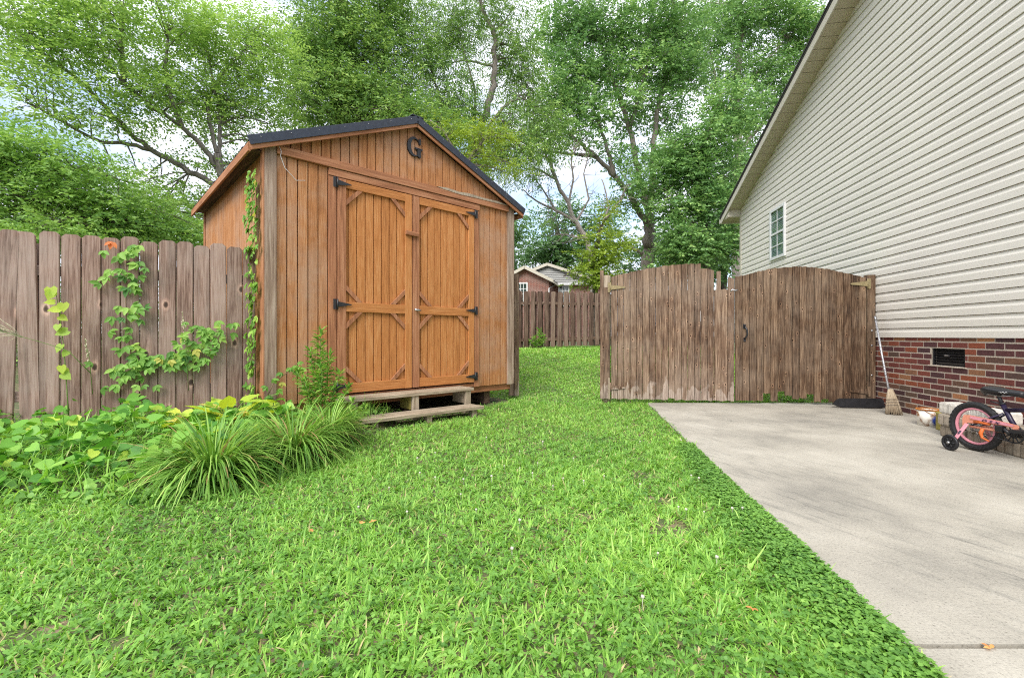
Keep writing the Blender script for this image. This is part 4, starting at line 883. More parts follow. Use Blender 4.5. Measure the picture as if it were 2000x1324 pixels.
def tw(y):
    s = math.copysign(1, y)
    w = bp('training_wheel', 'plastic', lambda q: (q.ring((-.03, y, .066), (0, 1, 0), .054, .013, 36, 8), q.ring((-.03, y, .066), (0, 1, 0), .040, .006, 30, 6)))
    bp('wheel_disc', 'rubber', lambda q: (q.lathe([(.045, -.004), (.045, .004)], (-.03, y, .066), 28, axis=(0, 1, 0), smooth=False), *[q.tube([(-.03 + .012 * math.cos(a), y - .006 * 1, .066 + .012 * math.sin(a)), (-.03 + .042 * math.cos(a), y - .007, .066 + .042 * math.sin(a))], .006, 5) for a in np.arange(6) * math.pi / 3]), w)
    bp('hub_nut', 'chrome', lambda q: q.lathe([(.011, -.016), (.011, .0), (.006, .004)], (-.03, y - .008, .066), 12, axis=(0, 1, 0)), w)
    br = bp('training_wheel_arm', 'pink', lambda q: q.board((.0, s * .080, .225), (-.028, y - s * .022, .070), .030, .010, (1, 0, .1), .5))
    if s < 0: bp('arm_slot', 'purple', lambda q: q.board((-.0105, -.1235, .166), (-.0155, -.1405, .139), .013, .0125, (1, 0, .1), .5), br)
tw(-.20); tw(.20)
bp('fork', 'pink', lambda q: (q.tube([(.645, 0, .40), (.66, -.045, .365), (.80, -.055, .203)], .012, 8), q.tube([(.645, 0, .40), (.66, .045, .365), (.80, .055, .203)], .012, 8)))
bp('handlebar', 'black', lambda q: (q.tube([(.605, 0, .50), (.59, 0, .56)], .013, 8), q.tube([(.60, -.20, .68), (.61, -.13, .68), (.605, -.05, .57), (.605, .05, .57), (.61, .13, .68), (.60, .20, .68)], .011, 8)))
for s in (-1, 1): bp('grip', 'pink', lambda q: q.tube([(.60, s * .20, .68), (.585, s * .27, .672)], .017, 8))

# ------------------------------------------------------------------ things along the wall
def at_wall(y, off): return V3(wallx(y) - off, y, 0)
BU = empty('paint_bucket', tuple(at_wall(4.83, .325)), .3, 'rusty white paint bucket with blue smear beside the brick wall', 'bucket')
def bucketmat():
    m, nt, out = new_mat('rusty_white_paint'); n = N(nt); b_ = n('BsdfPrincipled', i_Roughness=.6); t = n('TexCoord'); z = n('TexNoise', i_Scale=9., i_Detail=7., i_Roughness=.65); n.link(t.outputs['Object'], z.inputs['Vector'])
    r = n('ValToRGB'); ramp(r, [(.36, (.22, .10, .035)), (.45, (.70, .67, .60)), (.62, (.72, .70, .65)), (.70, (.33, .15, .05))]); n.link(z.outputs['Fac'], r.inputs[0])
    mp_ = n('Mapping'); mp_.inputs['Location'].default_value = (.02, .11, -.06); n.link(t.outputs['Object'], mp_.inputs[0]); ln = n('VectorMath', operation='LENGTH'); n.link(mp_.outputs[0], ln.inputs[0])
    ad = n('Math', operation='MULTIPLY_ADD'); ad.inputs[1].default_value = .06; n.link(z.outputs['Fac'], ad.inputs[0]); n.link(ln.outputs['Value'], ad.inputs[2]); rb_ = n('ValToRGB'); ramp(rb_, [(.075, (1, 1, 1)), (.095, (0, 0, 0))]); n.link(ad.outputs[0], rb_.inputs[0])
    mm = n('MixRGB'); n.link(rb_.outputs[0], mm.inputs[0]); n.link(r.outputs[0], mm.inputs[1]); mm.inputs[2].default_value = (.035, .08, .42, 1); n.link(mm.outputs[0], b_.inputs['Base Color']); n.link(b_.outputs[0], out.inputs[0]); return m
M['bucket'] = bucketmat(); M['rust'] = simple('rust', (.36, .13, .025), .8, var=.45, scale=25)
q = MB(); q.lathe([(.088, .0), (.098, .175), (.094, .175), (.086, .10), (.0, .10)], (0, 0, 0), 32); q.build('bucket_body', M['bucket'], BU)
q = MB(); q.ring((0, 0, .172), (0, 0, 1), .0985, .008, 36, 8); q.lathe([(.088, .12), (.001, .125)], (0, 0, 0), 24); q.build('rusty_rim', M['rust'], BU)
q = MB(); q.tube([(.095 * math.cos(a), .099 * math.sin(a) * -.9 - .02, .165 - .05 * math.sin(a) if False else .165 - .045 * math.sin(a)) for a in np.linspace(0, math.pi, 14)], .0028, 5); q.build('wire_handle', M['rust'], BU)
q = MB(); q.lathe([(.060, 0), (.062, .02), (.062, .165), (.066, .17), (.066, .178), (.055, .176), (.052, .14), (.0, .14)], tuple(at_wall(4.60, .345)), 28); tag(q.build('paint_can', M['olive']), 'olive coloured can standing between the white bucket and the edging stones', 'can')
# cast edging stones in two tiers behind the bicycle
def stone(x, y, z, l, w, h, rz, label, tint, scal=True):
    q = MB(); n = 4; pts = []
    for k in range(n):          # scalloped front, straight back
        cx_ = -l / 2 + (k + .5) * l / n
        for a in np.linspace(math.pi, 0, 6): pts.append((cx_ + l / n / 2 * math.cos(a) * .98, -w / 2 - (.014 * math.sin(a) if scal else .004 * random.random())))
    pts += [(l / 2, w / 2), (-l / 2, w / 2)]
    pts = [(a + random.uniform(-.002, .002), c + random.uniform(-.002, .002)) for a, c in pts]
    top = [(a * .95, c * .92) for a, c in pts]; k = len(pts)
    V = [V3(a, c, 0) for a, c in top] + [V3(a, c, h * .14) for a, c in pts] + [V3(a, c, h * .86) for a, c in pts] + [V3(a, c, h + random.uniform(-.003, .003)) for a, c in top]
    Fc = [(r_ * k + i, r_ * k + (i + 1) % k, (r_ + 1) * k + (i + 1) % k, (r_ + 1) * k + i) for r_ in range(3) for i in range(k)] + [tuple(range(k - 1, -1, -1)), tuple(range(3 * k, 4 * k))]
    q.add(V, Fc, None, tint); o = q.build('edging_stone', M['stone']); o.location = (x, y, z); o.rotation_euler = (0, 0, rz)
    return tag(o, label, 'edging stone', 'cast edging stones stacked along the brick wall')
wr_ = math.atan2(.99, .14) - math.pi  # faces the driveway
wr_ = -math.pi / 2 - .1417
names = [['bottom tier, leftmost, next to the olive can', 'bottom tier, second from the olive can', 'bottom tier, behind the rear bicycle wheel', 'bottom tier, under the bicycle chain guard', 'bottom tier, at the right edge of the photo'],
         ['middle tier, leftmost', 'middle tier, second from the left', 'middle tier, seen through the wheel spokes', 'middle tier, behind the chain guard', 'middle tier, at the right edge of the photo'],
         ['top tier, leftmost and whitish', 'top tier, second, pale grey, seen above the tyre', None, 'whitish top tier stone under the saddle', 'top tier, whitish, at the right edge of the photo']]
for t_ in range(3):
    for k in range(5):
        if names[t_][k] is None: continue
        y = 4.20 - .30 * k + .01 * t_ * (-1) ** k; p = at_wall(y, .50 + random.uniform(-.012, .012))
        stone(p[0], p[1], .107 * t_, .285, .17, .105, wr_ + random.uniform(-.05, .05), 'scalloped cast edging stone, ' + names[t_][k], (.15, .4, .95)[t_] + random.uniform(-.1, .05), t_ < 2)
# broom
BR = empty('broom', (4.60, 5.50, 0), 0, 'worn straw broom with silver taped handle leaning by the gate post', 'broom')
d0, d1_ = V3(.02, .06, .20), V3(.155, .46, 1.195); q = MB(); q.tube([d0, (d0 + d1_) / 2 + V3(0, .004, 0), d1_], .0125, 10); hd = q.build('handle', M['tape'], BR)
q = MB(); q.tube([d1_ - unit(d1_ - d0) * .05, d1_ + unit(d1_ - d0) * .01], .0165, 10); q.build('end_cap', M['chrome'], hd)
q = MB(); secs = [(0, .024, .022), (.05, .040, .030), (.10, .052, .034), (.20, .066, .034), (.29, .078, .030)]; V = []; nn_ = 20
ax_ = unit(V3(-.015, -.07, -.27)); sx_ = unit(np.cross(ax_, V3(.5, .8, .1))); sx_ = unit(V3(.8, -.4, 0) - ax_ * ax_.dot(V3(.8, -.4, 0))); sy_ = np.cross(ax_, sx_)
for (t, a, c) in secs:
    for k in range(nn_):
        an = 2 * math.pi * k / nn_; V.append(d0 + V3(0, 0, .10) + ax_ * t * (1 + (.04 * math.sin(k * 5) if t > .25 else 0)) + sx_ * a * math.cos(an) + sy_ * c * math.sin(an))
Fc = [(i * nn_ + k, i * nn_ + (k + 1) % nn_, (i + 1) * nn_ + (k + 1) % nn_, (i + 1) * nn_ + k) for i in range(4) for k in range(nn_)] + [tuple(range(nn_)), tuple(range(4 * nn_, 5 * nn_))]
V = np.array(V); V[:, 2] = np.maximum(V[:, 2], .004)
gcs = [np.array([v.dot(sx_), v.dot(sy_), v.dot(ax_)]) for v in V]
q.add(V, Fc, gcs, .5, True)
for _ in range(120):
    an = random.uniform(0, 6.28); rr = math.sqrt(random.random()); o_ = d0 + V3(0, 0, .10)
    p0 = o_ + ax_ * .12 + sx_ * .054 * math.cos(an) + sy_ * .036 * math.sin(an); p1 = o_ + ax_ * random.uniform(.28, .33) + sx_ * .082 * math.cos(an) + sy_ * .034 * math.sin(an); p1[2] = max(p1[2], .004)
    q.tube([p0, p1], .0022, 4, random.random())
q.build('bristle_head', M['straw'], BR)
for t, a, c in ((.13, .056, .035), (.165, .061, .0355), (.20, .066, .0355)):
    q = MB(); q.tube([d0 + V3(0, 0, .10) + ax_ * t + sx_ * (a + .003) * math.cos(u) + sy_ * (c + .003) * math.sin(u) for u in np.linspace(0, 2 * math.pi, 25)], .0028, 5); q.build('stitching', M['plastic'], BR)
# long black pusher blade lying against the gate foot
q = MB(); q.prism([(0, .045), (.05, .10), (.09, .118), (.60, .125), (.63, .10), (.63, .01), (.60, .0), (.11, .0), (.05, .018)], (0, 0, 0), (1, 0, 0), (0, .30, .954), -.022, tint=.5)
o = q.build('black_panel', M['plastic']); o.location = (4.24, 6.0, .012); o.rotation_euler = (0, 0, R(-6)); tag(o, 'long flat black plastic panel with pointed end lying at the gate foot', 'panel')

# ------------------------------------------------------------------ planting bed
def rnd_unit(n): v = rng.normal(size=(n, 3)); return v / np.linalg.norm(v, axis=1, keepdims=True)
def cover_patch(name, mat, n, poly_fn, tpl, s0, s1, h0, h1, tintf, label, cat, tilt=.45):
    x, y = poly_fn(n); z0 = gz(x, y); n = len(x); up = np.stack([rng.normal(0, tilt, n), rng.normal(-.25, tilt, n), np.ones(n)], 1)
    a = rng.uniform(0, 6.28, n); ax = np.stack([np.cos(a), np.sin(a), rng.normal(-.15, .25, n)], 1); s = rng.uniform(s0, s1, n)
    h = h0 + (h1 - h0) * rng.random(n) ** 1.3 * np.clip(.55 + .5 * fbm(x, y, 4.7, 3.), .15, 1.2)
    lb = LB(); lb.add(tpl, np.stack([x, y, z0 + h], 1), ax, up, s, s * rng.uniform(.85, 1.1, n), tintf(x, y, n)); return tag(lb.build(name, mat), label, cat, kind='stuff')
def in_bed(x0, x1, dmin, dmax=9.):
    def fn(n):
        x = rng.uniform(x0, x1, n * 4); y = rng.uniform(2.3, 5.2, n * 4); d = bed_d(x, y); fy = 3.8 + (x + 4.27) * (.845 / 1.615)
        k = (d > dmin) & (d < dmax) & (y < fy - .02) & ~in_poly_shed(x, y); return x[k][:n], y[k][:n]
    return fn
cover_patch('bindweed_cover', M['cover'], 1500, in_bed(-5.2, -2.0, .10), HEART, .050, .100, .05, .33, lambda x, y, n: np.clip(.45 + .2 * fbm(x, y, 3., 1.) + rng.normal(0, .24, n), 0, .93) + np.where(rng.random(n) < .03, .08, 0), 'mat of broad heart shaped bindweed leaves along the fence foot', 'ground cover', .75)
cover_patch('low_weed_cover', M['clover'], 3600, in_bed(-5.2, -1.35, -.10), LEAF6, .028, .060, .02, .12, lambda x, y, n: np.clip(.5 + .25 * fbm(x, y, 4., 2.) + rng.normal(0, .2, n), 0, 1), 'low dark pointed leaves creeping along the front edge of the planting bed', 'ground cover', .55)
# rough grass in the bed
lb = LB(); x, y = in_bed(-5.2, -1.32, -.05)(4200); n = len(x); az = rng.uniform(0, 6.28, n); el = np.radians(rng.normal(55, 18, n)); ax = np.stack([np.cos(az) * np.cos(el), np.sin(az) * np.cos(el), np.sin(el)], 1)
w = rng.integers(0, 3, n)
for i in range(3):
    k = w == i; lb.add(TPL[i], np.stack([x, y, gz(x, y)], 1)[k], ax[k], (np.stack([-np.cos(az), -np.sin(az), np.full(n, .8)], 1))[k], rng.uniform(.10, .26, k.sum()), rng.uniform(.005, .010, k.sum()), np.clip(rng.normal(.55, .2, k.sum()), 0, .95))
tag(lb.build('bed_grass', M['grass']), 'tall ragged grass blades growing through the planting bed weeds', 'grass', kind='stuff')
def strap_clump(name, x, y, n, L, Wd, label, mat='lirio', spread=.10, dead=.05, lean=(0, 0)):
    z = float(gz(x, y)); root = empty(name, (x, y, z), 0, label, 'plant', 'strap leaved clumps in the bed'); lb = LB()
    az = rng.uniform(0, 6.28, n); el = np.radians(90 - np.abs(rng.normal(0, 38, n)).clip(0, 84)); r = spread * np.sqrt(rng.random(n))
    pos = np.stack([r * np.cos(az), r * np.sin(az), np.zeros(n)], 1); ax = np.stack([np.cos(az) * np.cos(el) + lean[0], np.sin(az) * np.cos(el) + lean[1], np.sin(el)], 1); up = np.stack([-np.cos(az) * np.sin(el), -np.sin(az) * np.sin(el), np.cos(el) + .02], 1) + rng.normal(0, .12, (n, 3))
    Ls = L * rng.uniform(.6, 1.15, n); tint = np.clip(rng.normal(.48, .2, n), 0, .93); tint = np.where(rng.random(n) < dead, 1., tint)
    tp = [blade_tpl(b_, 7, (.6, 1, 1, .95, .9, .75, .5, .06)) for b_ in (1.1, 1.7, 2.2, 2.8)]; wch = rng.integers(0, 4, n)
    for i in range(4): k = wch == i; lb.add(tp[i], pos[k], ax[k], up[k], Ls[k], Wd * rng.uniform(.7, 1.2, k.sum()), tint[k])
    lb.build('leaves', M[mat], root); return root
strap_clump('lily_turf', -1.98, 3.02, 820, .52, .0105, 'dark green arching strap leaf clump nearest the lawn', spread=.13)
strap_clump('lily_turf', -1.70, 3.55, 760, .52, .0105, 'upright arching strap leaf clump, right and behind the nearest clump', spread=.13)
strap_clump('lily_turf', -1.62, 4.02, 420, .42, .0100, 'smaller strap leaf clump between the big clumps and the timber steps', spread=.12)
strap_clump('grass_tuft', *[float(v) for v in (-.60, 2.52)], 90, .15, .0055, 'lone bright tuft of taller grass in the middle of the lawn', mat='lirio', spread=.07, dead=0)
# hosta
def hosta(x, y, n, L, label):
    z = float(gz(x, y)); root = empty('hosta', (x, y, z), 0, label, 'plant'); lb = LB(); st = MB()
    az = rng.uniform(0, 6.28, n); h = rng.uniform(.06, .24, n); r = rng.uniform(.04, .16, n); p = np.stack([r * np.cos(az), r * np.sin(az), h], 1); el = rng.uniform(-.1, .75, n)
    ax = np.stack([np.cos(az) * np.cos(el), np.sin(az) * np.cos(el), np.sin(el)], 1); up = np.stack([-np.cos(az) * np.sin(el) , -np.sin(az) * np.sin(el) - .25, np.cos(el)], 1)
    lb.add(HEART, p, ax, up, L * rng.uniform(.7, 1.2, n), L * .72 * rng.uniform(.8, 1.1, n), rng.random(n)); lb.build('leaves', M['hosta'], root)
    for q_ in p: st.tube([(0, 0, -.02), q_ * .5 + V3(0, 0, .03), q_], .004, 5)
    st.build('stems', M['stem'], root)
hosta(-2.47, 3.95, 22, .17, 'yellowing hosta with broad ribbed leaves before the fence')
hosta(-2.15, 4.15, 12, .14, 'small yellowing hosta left of the shed corner')
hosta(-2.85, 3.75, 10, .12, 'low yellow leaved plant with brown tips behind the strap leaf clump')
# weed shrub with whorled narrow leaves
def weed_shrub(x, y, hts, label, L=.085):
    z = float(gz(x, y)); root = empty('weed_shrub', (x, y, z), 0, label, 'shrub'); st = MB(); lb = LB()
    for (dx, dy, h) in hts:
        top = V3(dx, dy, h); st.tube([V3(dx * .15, dy * .15, -.02), top * .5 + V3(dx * .1, 0, 0), top], [.006, .004, .002], 6)
        for t in np.linspace(.35, 1., max(4, int(h / .055))):
            c = V3(dx * (.15 + .85 * t), dy * (.15 + .85 * t), h * t); k = 11; az = rng.uniform(0, 6.28, k); el = rng.normal(.35 if t < .95 else .8, .3, k)
            ax = np.stack([np.cos(az) * np.cos(el), np.sin(az) * np.cos(el), np.sin(el)], 1); lb.add(LEAF6, np.repeat(c[None], k, 0) + rng.normal(0, .008, (k, 3)), ax, np.stack([rng.normal(0, .3, k), rng.normal(0, .3, k), np.ones(k)], 1), L * rng.uniform(.7, 1.2, k), L * .22, np.clip(rng.normal(.55, .2, k), 0, .92))
    st.build('stems', M['stem'], root); lb.build('leaves', M['creeper'], root)
weed_shrub(-1.86, 4.42, [(.0, .0, .84), (-.10, .02, .66), (.10, -.02, .62), (-.22, .0, .46), (.20, -.03, .44), (.05, -.10, .50), (-.12, -.08, .38), (.28, -.04, .30)], 'leafy green weed shrub growing against the shed left of the doors')
weed_shrub(-1.52, 4.32, [(.0, .0, .28), (.10, .05, .22), (-.10, 0, .25), (.05, -.1, .18)], 'low narrow leaved weed beside the left end of the steps', .07)
weed_shrub(.78, 13.05, [(.0, .0, .52), (.14, .0, .34), (-.14, 0, .30), (-.26, 0, .2)], 'small weed plant at the foot of the shadowbox fence', .12)
# climbers
def climber(name, pts, n, s, label, mat='creeper', lobes=True, wid=.10, tintv=None, off=.03, nrm=(.47, -.88, .0)):
    pts = np.array(pts, float); root = empty(name, tuple(pts[0]), 0, label, 'vine'); st = MB(); P = pts - pts[0]; st.tube(P, np.linspace(.005, .002, len(P)), 6); st.build('stem', M['stem_brown'] if lobes else M['stem'], root)
    t = (np.sort(rng.random(n)) if lobes else np.linspace(.25, .98, n)) * (len(P) - 1.001); i = t.astype(int); c = P[i] + (P[i + 1] - P[i]) * (t - i)[:, None]; nr = unit(nrm); tg = np.cross(nr, (0, 0, 1.)); lb = LB()
    c = c + tg * rng.normal(0, wid * .5, n)[:, None] + nr * (off * rng.random(n))[:, None] + np.array([0, 0, 1]) * rng.normal(0, .03, n)[:, None]
    tn = np.clip(rng.normal(.55, .2, n), 0, .94) if tintv is None else tintv(t / (len(P) - 1), n)
    a0 = rng.normal(-1.57, .7, n)
    for da in ((-.75, 0, .75) if lobes else (0,)):
        a = a0 + da; ax = tg[None] * np.cos(a)[:, None] * 1 + np.array([0, 0, 1.])[None] * np.sin(a)[:, None] + nr * rng.uniform(.15, .6, n)[:, None]
        up = nr[None] * 1. + np.array([0, 0, .55])[None] + rng.normal(0, .25, (n, 3)); ss = s * rng.uniform(.7, 1.2, n) * (1 if da == 0 else .85)
        lb.add(LEAF6 if lobes else HEART, c, ax, up, ss, ss * (.55 if lobes else .95), tn)
    lb.build('leaves', M[mat], root); return root
def on_fence(px, py, o=.035):
    # a point on the fence face seen at this photo column and row
    k = (px - CX) / F; a = np.array([-4.27, 3.80]); d = np.array([1.615, .845]); t = (k * a[1] - a[0]) / (d[0] - k * d[1]); p = a + d * t; nrm = np.array([.463, -.886]); return V3(p[0] + nrm[0] * o, p[1] + nrm[1] * o, H + (HY - py) / F * p[1])
climber('creeper_vine', [on_fence(*p) for p in ((262, 740), (258, 690), (250, 640), (248, 590), (250, 540), (248, 505), (245, 470))], 62, .085, 'green creeper climbing the fence boards with a red leaved tip', wid=.16, tintv=lambda t, n: np.where(t > .96, .97, np.clip(rng.normal(.5, .2, n), 0, .92)), off=.05, nrm=(.463, -.886, 0))
climber('creeper_vine', [on_fence(*p) for p in ((235, 760), (265, 715), (310, 705), (350, 705), (385, 690), (405, 655), (412, 632))], 120, .075, 'creeper sprawling sideways along the fence towards the yellow hosta', wid=.22, off=.10, nrm=(.463, -.886, 0))
SC = lambda s_, z: V3(-2.43, 4.44, 0) + V3(-.682, .7314, 0) * s_ + V3(-.02, -.02, z)
climber('creeper_vine', [SC(.16, .35), SC(.15, .8), SC(.17, 1.2), SC(.15, 1.6), SC(.14, 2.0), SC(.12, 2.3), SC(.09, 2.55)], 185, .080, 'dense creeper column climbing the shed corner board', wid=.17, off=.06, nrm=(-.73, -.68, 0))
climber('creeper_vine', [V3(-2.38, 4.36, .30), V3(-2.30, 4.40, .50), V3(-2.20, 4.48, .60), V3(-2.14, 4.54, .68)], 14, .07, 'thin straggling creeper shoot low on the shed front', wid=.06, nrm=(.68, -.73, 0))
Lv = lambda *p: [on_fence(a, c, .18) for a, c in p]
climber('bindweed_vine', Lv((150, 810), (147, 760), (144, 715), (140, 672), (134, 620), (128, 585), (124, 560)), 13, .075, 'yellow leaved bindweed shoot standing before the fence', mat='hosta', lobes=False, wid=.035, nrm=(.463, -.886, 0), tintv=lambda t, n: rng.uniform(.0, .40, n))
# seed head plume at the left edge
PL = empty('grass_seed_head', tuple(on_fence(120, 670, .30)), 0, 'pale feathery grass seed head leaning in from the left edge', 'grass'); q = MB(); base = on_fence(120, 670, .30); tip = on_fence(-40, 625, .30) - base
q.tube([V3(.25, .12, -.25), V3(.12, .06, -.06), V3(0, 0, 0), tip * .4 + V3(0, 0, .0), tip], [.004, .003, .0025, .002, .001], 5); q.build('stalk', M['stem'], PL)
q = MB()
for k in range(70):
    t = random.uniform(.25, 1.); p = tip * t + V3(0, 0, .0); e = p + tip * .28 + V3(random.uniform(-.05, .05), random.uniform(-.04, .04), random.uniform(-.10, .13)) * (1.1 - .3 * t); q.tube([p, (p + e) / 2 + V3(0, 0, .012), e], .0016, 3)
q.build('panicle', M['plume'], PL)
for (a, c, lab) in (((372, 740), (360, 610), 'thin seeding weed stalk standing before the fence right of the creeper'), ((190, 745), (175, 660), 'thin pale seeding weed stalk beside the bindweed shoot')):
    p0, p1 = on_fence(*a, .12), on_fence(*c, .12); rt = empty('weed_stalk', tuple(p0), 0, lab, 'weed'); d = p1 - p0; q = MB(); q.tube([V3(0, 0, -.1), d * .5 + V3(.01, 0, 0), d], [.003, .0025, .001], 5); q.build('stalk', M['stem'], rt); q = MB()
    for k in range(26): t = .45 + .55 * random.random(); q.blob(d * t + V3(random.uniform(-.012, .012), random.uniform(-.01, .01), 0), (.004, .004, .009), sub=1, amp=0)
    q.build('seeds', M['plume'], rt)
# clover flowers and fallen leaves
fl = None; spots = [(760, 960), (820, 930), (850, 940), (905, 945), (1015, 925), (1040, 935), (1100, 945), (1050, 915), (985, 920), (900, 975), (1140, 950), (1180, 940), (1250, 955), (1325, 1000), (1340, 1005), (1430, 1003), (1450, 1002), (1375, 1010), (1060, 870), (1015, 890), (950, 860), (1330, 865), (1350, 935), (1365, 940), (1285, 1090), (1255, 1175), (1015, 1025), (1000, 1080), (815, 900), (850, 890), (795, 1010), (1400, 1100), (1250, 868), (1225, 840), (1170, 890), (1120, 905), (1080, 960), (960, 940), (700, 1000), (930, 1005)]
for k, (px, py) in enumerate(spots):
    y = H * F / (py - HY) * 1.0; x = (px - CX) / F * y
    if not lawn_ok(np.array([x]), np.array([y]))[0]: continue
    if fl is None:
        q = MB(); q.blob((0, 0, .0), (.0065, .0065, .006), amp=.5, sub=2, fs=6.); q.tube([(0, 0, -.05), (0, 0, -.004)], .001, 4); fl = q.build('clover_flower', M['flower']); o = fl
    else: o = fl.copy(); COL.objects.link(o)
    o.location = (x, y, float(gz(x, y)) + .058); sc_ = random.uniform(.7, 1.2); o.scale = (sc_,) * 3
    tag(o, 'small white clover flower standing in the green lawn', 'flower', 'white clover flowers dotted over the lawn')
for k, (px, py, lab) in enumerate(((705, 1030, 'orange brown dead leaf on the lawn, left of the pair'), (728, 1026, 'orange brown dead leaf on the lawn, right of the pair'), (612, 1045, 'small dry orange leaf on the lawn left of the pair'), (1935, 1268, 'reddish brown leaf lying in the concrete joint'), (1470, 1195, 'dry brown leaf in the clover near the concrete edge'))):
    y = H * F / (py - HY); x = (px - CX) / F * y; lb = LB(); z = float(gz(x, y)) + .045 if px < 1900 else .004
    a = rng.uniform(0, 6.28, 3); lb.add(LEAF6, np.zeros((3, 3)), np.stack([np.cos(a), np.sin(a), np.full(3, .25)], 1), np.array([[0, -.2, 1.]] * 3), .024, .012, rng.random(3)); o = lb.build('fallen_leaf', M['dry']); o.location = (x, y, z); tag(o, lab, 'leaf', 'dry leaves lying about')

# ------------------------------------------------------------------ trees
def grow(name, label, base_px, limbs, blobs, leaf=(.10, .05), per=(26, 9), rb=.55, mat='lf_oak', barkm='bark', twigL=.45, droop=.25, flat=.5, branch_r=.035, bz=None, group='trees beyond the fences', bare=None, gap=.0, cat='tree', nbr=None, seedz=0):
    """base_px: (px, Y) ; limbs: list of (r0, r1, [(px, py, Y)...]) ; blobs: (px, py, Y, rpx, rpy, count)"""
    bx = (base_px[0] - CX) / F * base_px[1]; by = base_px[1]; bz = float(gz(bx, by)) if bz is None else bz
    root = empty(name, (bx, by, bz), 0, label, cat, group); o_ = V3(bx, by, bz); nodes, nrad = [], []; tr = MB()
    for (r0, r1, pts) in limbs:
        P = np.array([(V3(bx, by, bz - .1) if p == 'base' else PX(*p)) for p in pts]) - o_
        # smooth and roughen the polyline
        ts = np.linspace(0, len(P) - 1, (len(P) - 1) * 5 + 1); Q = np.stack([np.interp(ts, np.arange(len(P)), P[:, k]) for k in range(3)], 1)
        for _ in range(2): Q[1:-1] = (Q[:-2] + 2 * Q[1:-1] + Q[2:]) / 4
        Q[1:-1] += rng.normal(0, r0 * .22, Q[1:-1].shape); rad = np.linspace(r0, r1, len(Q)); 
        if pts[0] == 'base': rad[0] *= 1.35
        tr.tube(Q, rad, 9); k0 = 2 if pts[0] != 'base' else max(3, len(Q) // 3)
        for qv, rv in zip(Q[k0:], rad[k0:]): nodes.append(qv); nrad.append(rv)
    nodes = np.array(nodes); nrad = np.array(nrad)
    br = MB(); lb = LB(); S_ = []; rb = rb * .80; per = (int(per[0] * 1.25), per[1])
    for (px, py, Y, rx, ry, cnt) in blobs:
        cnt = max(2, int(cnt * .72))
        c = PX(px, py, Y) - o_; mx_ = rx / F * Y; mz = ry / F * Y; u = rnd_unit(cnt) * (rng.random(cnt) ** .42)[:, None]; pts = c + u * np.array([mx_, mx_ * .8, mz]); S_ += [(p, c) for p in pts]
    for j, (p, c) in enumerate(S_):
        d = np.linalg.norm(nodes - p, axis=1) + .35 * np.maximum(0, nodes[:, 2] - p[2]) * 2; i = int(np.argmin(d + rng.random(len(d)) * .5)); a = nodes[i]; L = np.linalg.norm(p - a)
        if L > .05 and (nbr is None or j % nbr == 0):
            side = rng.normal(0, .10 * L, 3); m1 = a + (p - a) * .35 + V3(0, 0, .10 * L) + side * .7; m2 = a + (p - a) * .72 + V3(0, 0, .06 * L) + side * .5
            r0 = min(nrad[i] * .55, branch_r * (.5 + .35 * L)); br.tube([a, m1, m2, p], [r0, r0 * .7, r0 * .42, r0 * .18], 5, caps=False)
            for kk in range(2):
                e = p + rng.normal(0, rb * .7, 3); br.tube([m2, (m2 + e) / 2 + V3(0, 0, .05), e], [r0 * .35, r0 * .22, r0 * .08], 4, caps=False)
    for (r0, pts) in (bare or []):
        P = np.array([PX(*p) for p in pts]) - o_; br.tube(P, np.linspace(r0, r0 * .3, len(P)), 6, caps=False)
        for t in rng.random(14):
            k = t * (len(P) - 1.001); i = int(k); s0 = P[i] + (P[i + 1] - P[i]) * (k - i); e = s0 + (rng.normal(0, .35, 3) + unit(P[-1] - P[0]) * .45) * rng.uniform(.5, 1.5); mid = (s0 + e) / 2 + rng.normal(0, .08, 3)
            br.tube([s0, mid, e], [r0 * .35, r0 * .2, r0 * .06], 4, caps=False)
            for _ in range(2): e2 = mid + rng.normal(0, .4, 3); br.tube([mid, e2], [r0 * .14, r0 * .04], 3, caps=False)
    if nbr == 3 and br.n:
        tr.v += br.v; tr.gc += br.gc; tr.t += br.t; tr.sm += br.sm; tr.f += [tuple(i_ + tr.n for i_ in f_) for f_ in br.f]; tr.n += br.n; br = MB()
    tr.build('trunk', M[barkm], root)
    if br.n: br.build('branches', M[barkm], root)
    sp = np.array([s_[0] for s_ in S_]); sc = np.array([s_[1] for s_ in S_]); T, K = per; ns = len(sp)
    tp = np.repeat(sp, T, 0) + rng.normal(0, 1, (ns * T, 3)) * np.array([rb, rb, rb * flat]) * .62; td = tp - np.repeat(sc, T, 0); td /= np.linalg.norm(td, axis=1, keepdims=True) + 1e-6
    td = td * .5 + (tp - np.repeat(sp, T, 0)) / rb * .9 + rng.normal(0, .45, td.shape); td[:, 2] = td[:, 2] * .6 - droop; td /= np.linalg.norm(td, axis=1, keepdims=True) + 1e-6
    bt = np.repeat(rng.normal(0, .10, ns), T); tt = bt + rng.normal(0, .07, ns * T)
    n = ns * T * K; k = np.tile(np.arange(K), ns * T); pos = np.repeat(tp, K, 0) + np.repeat(td, K, 0) * (twigL * ((k + rng.random(n) * .6) / K))[:, None]; tdr = np.repeat(td, K, 0)
    side = np.cross(tdr, np.array([0, 0, 1.])) * np.where(k % 2 == 0, 1, -1)[:, None]; ax = tdr * .6 + side * .9 + rng.normal(0, .35, (n, 3)); ax[:, 2] -= droop * .8
    up = rng.normal(0, .55, (n, 3)) + np.array([0, 0, .9]); L = leaf[0] * rng.uniform(.7, 1.25, n)
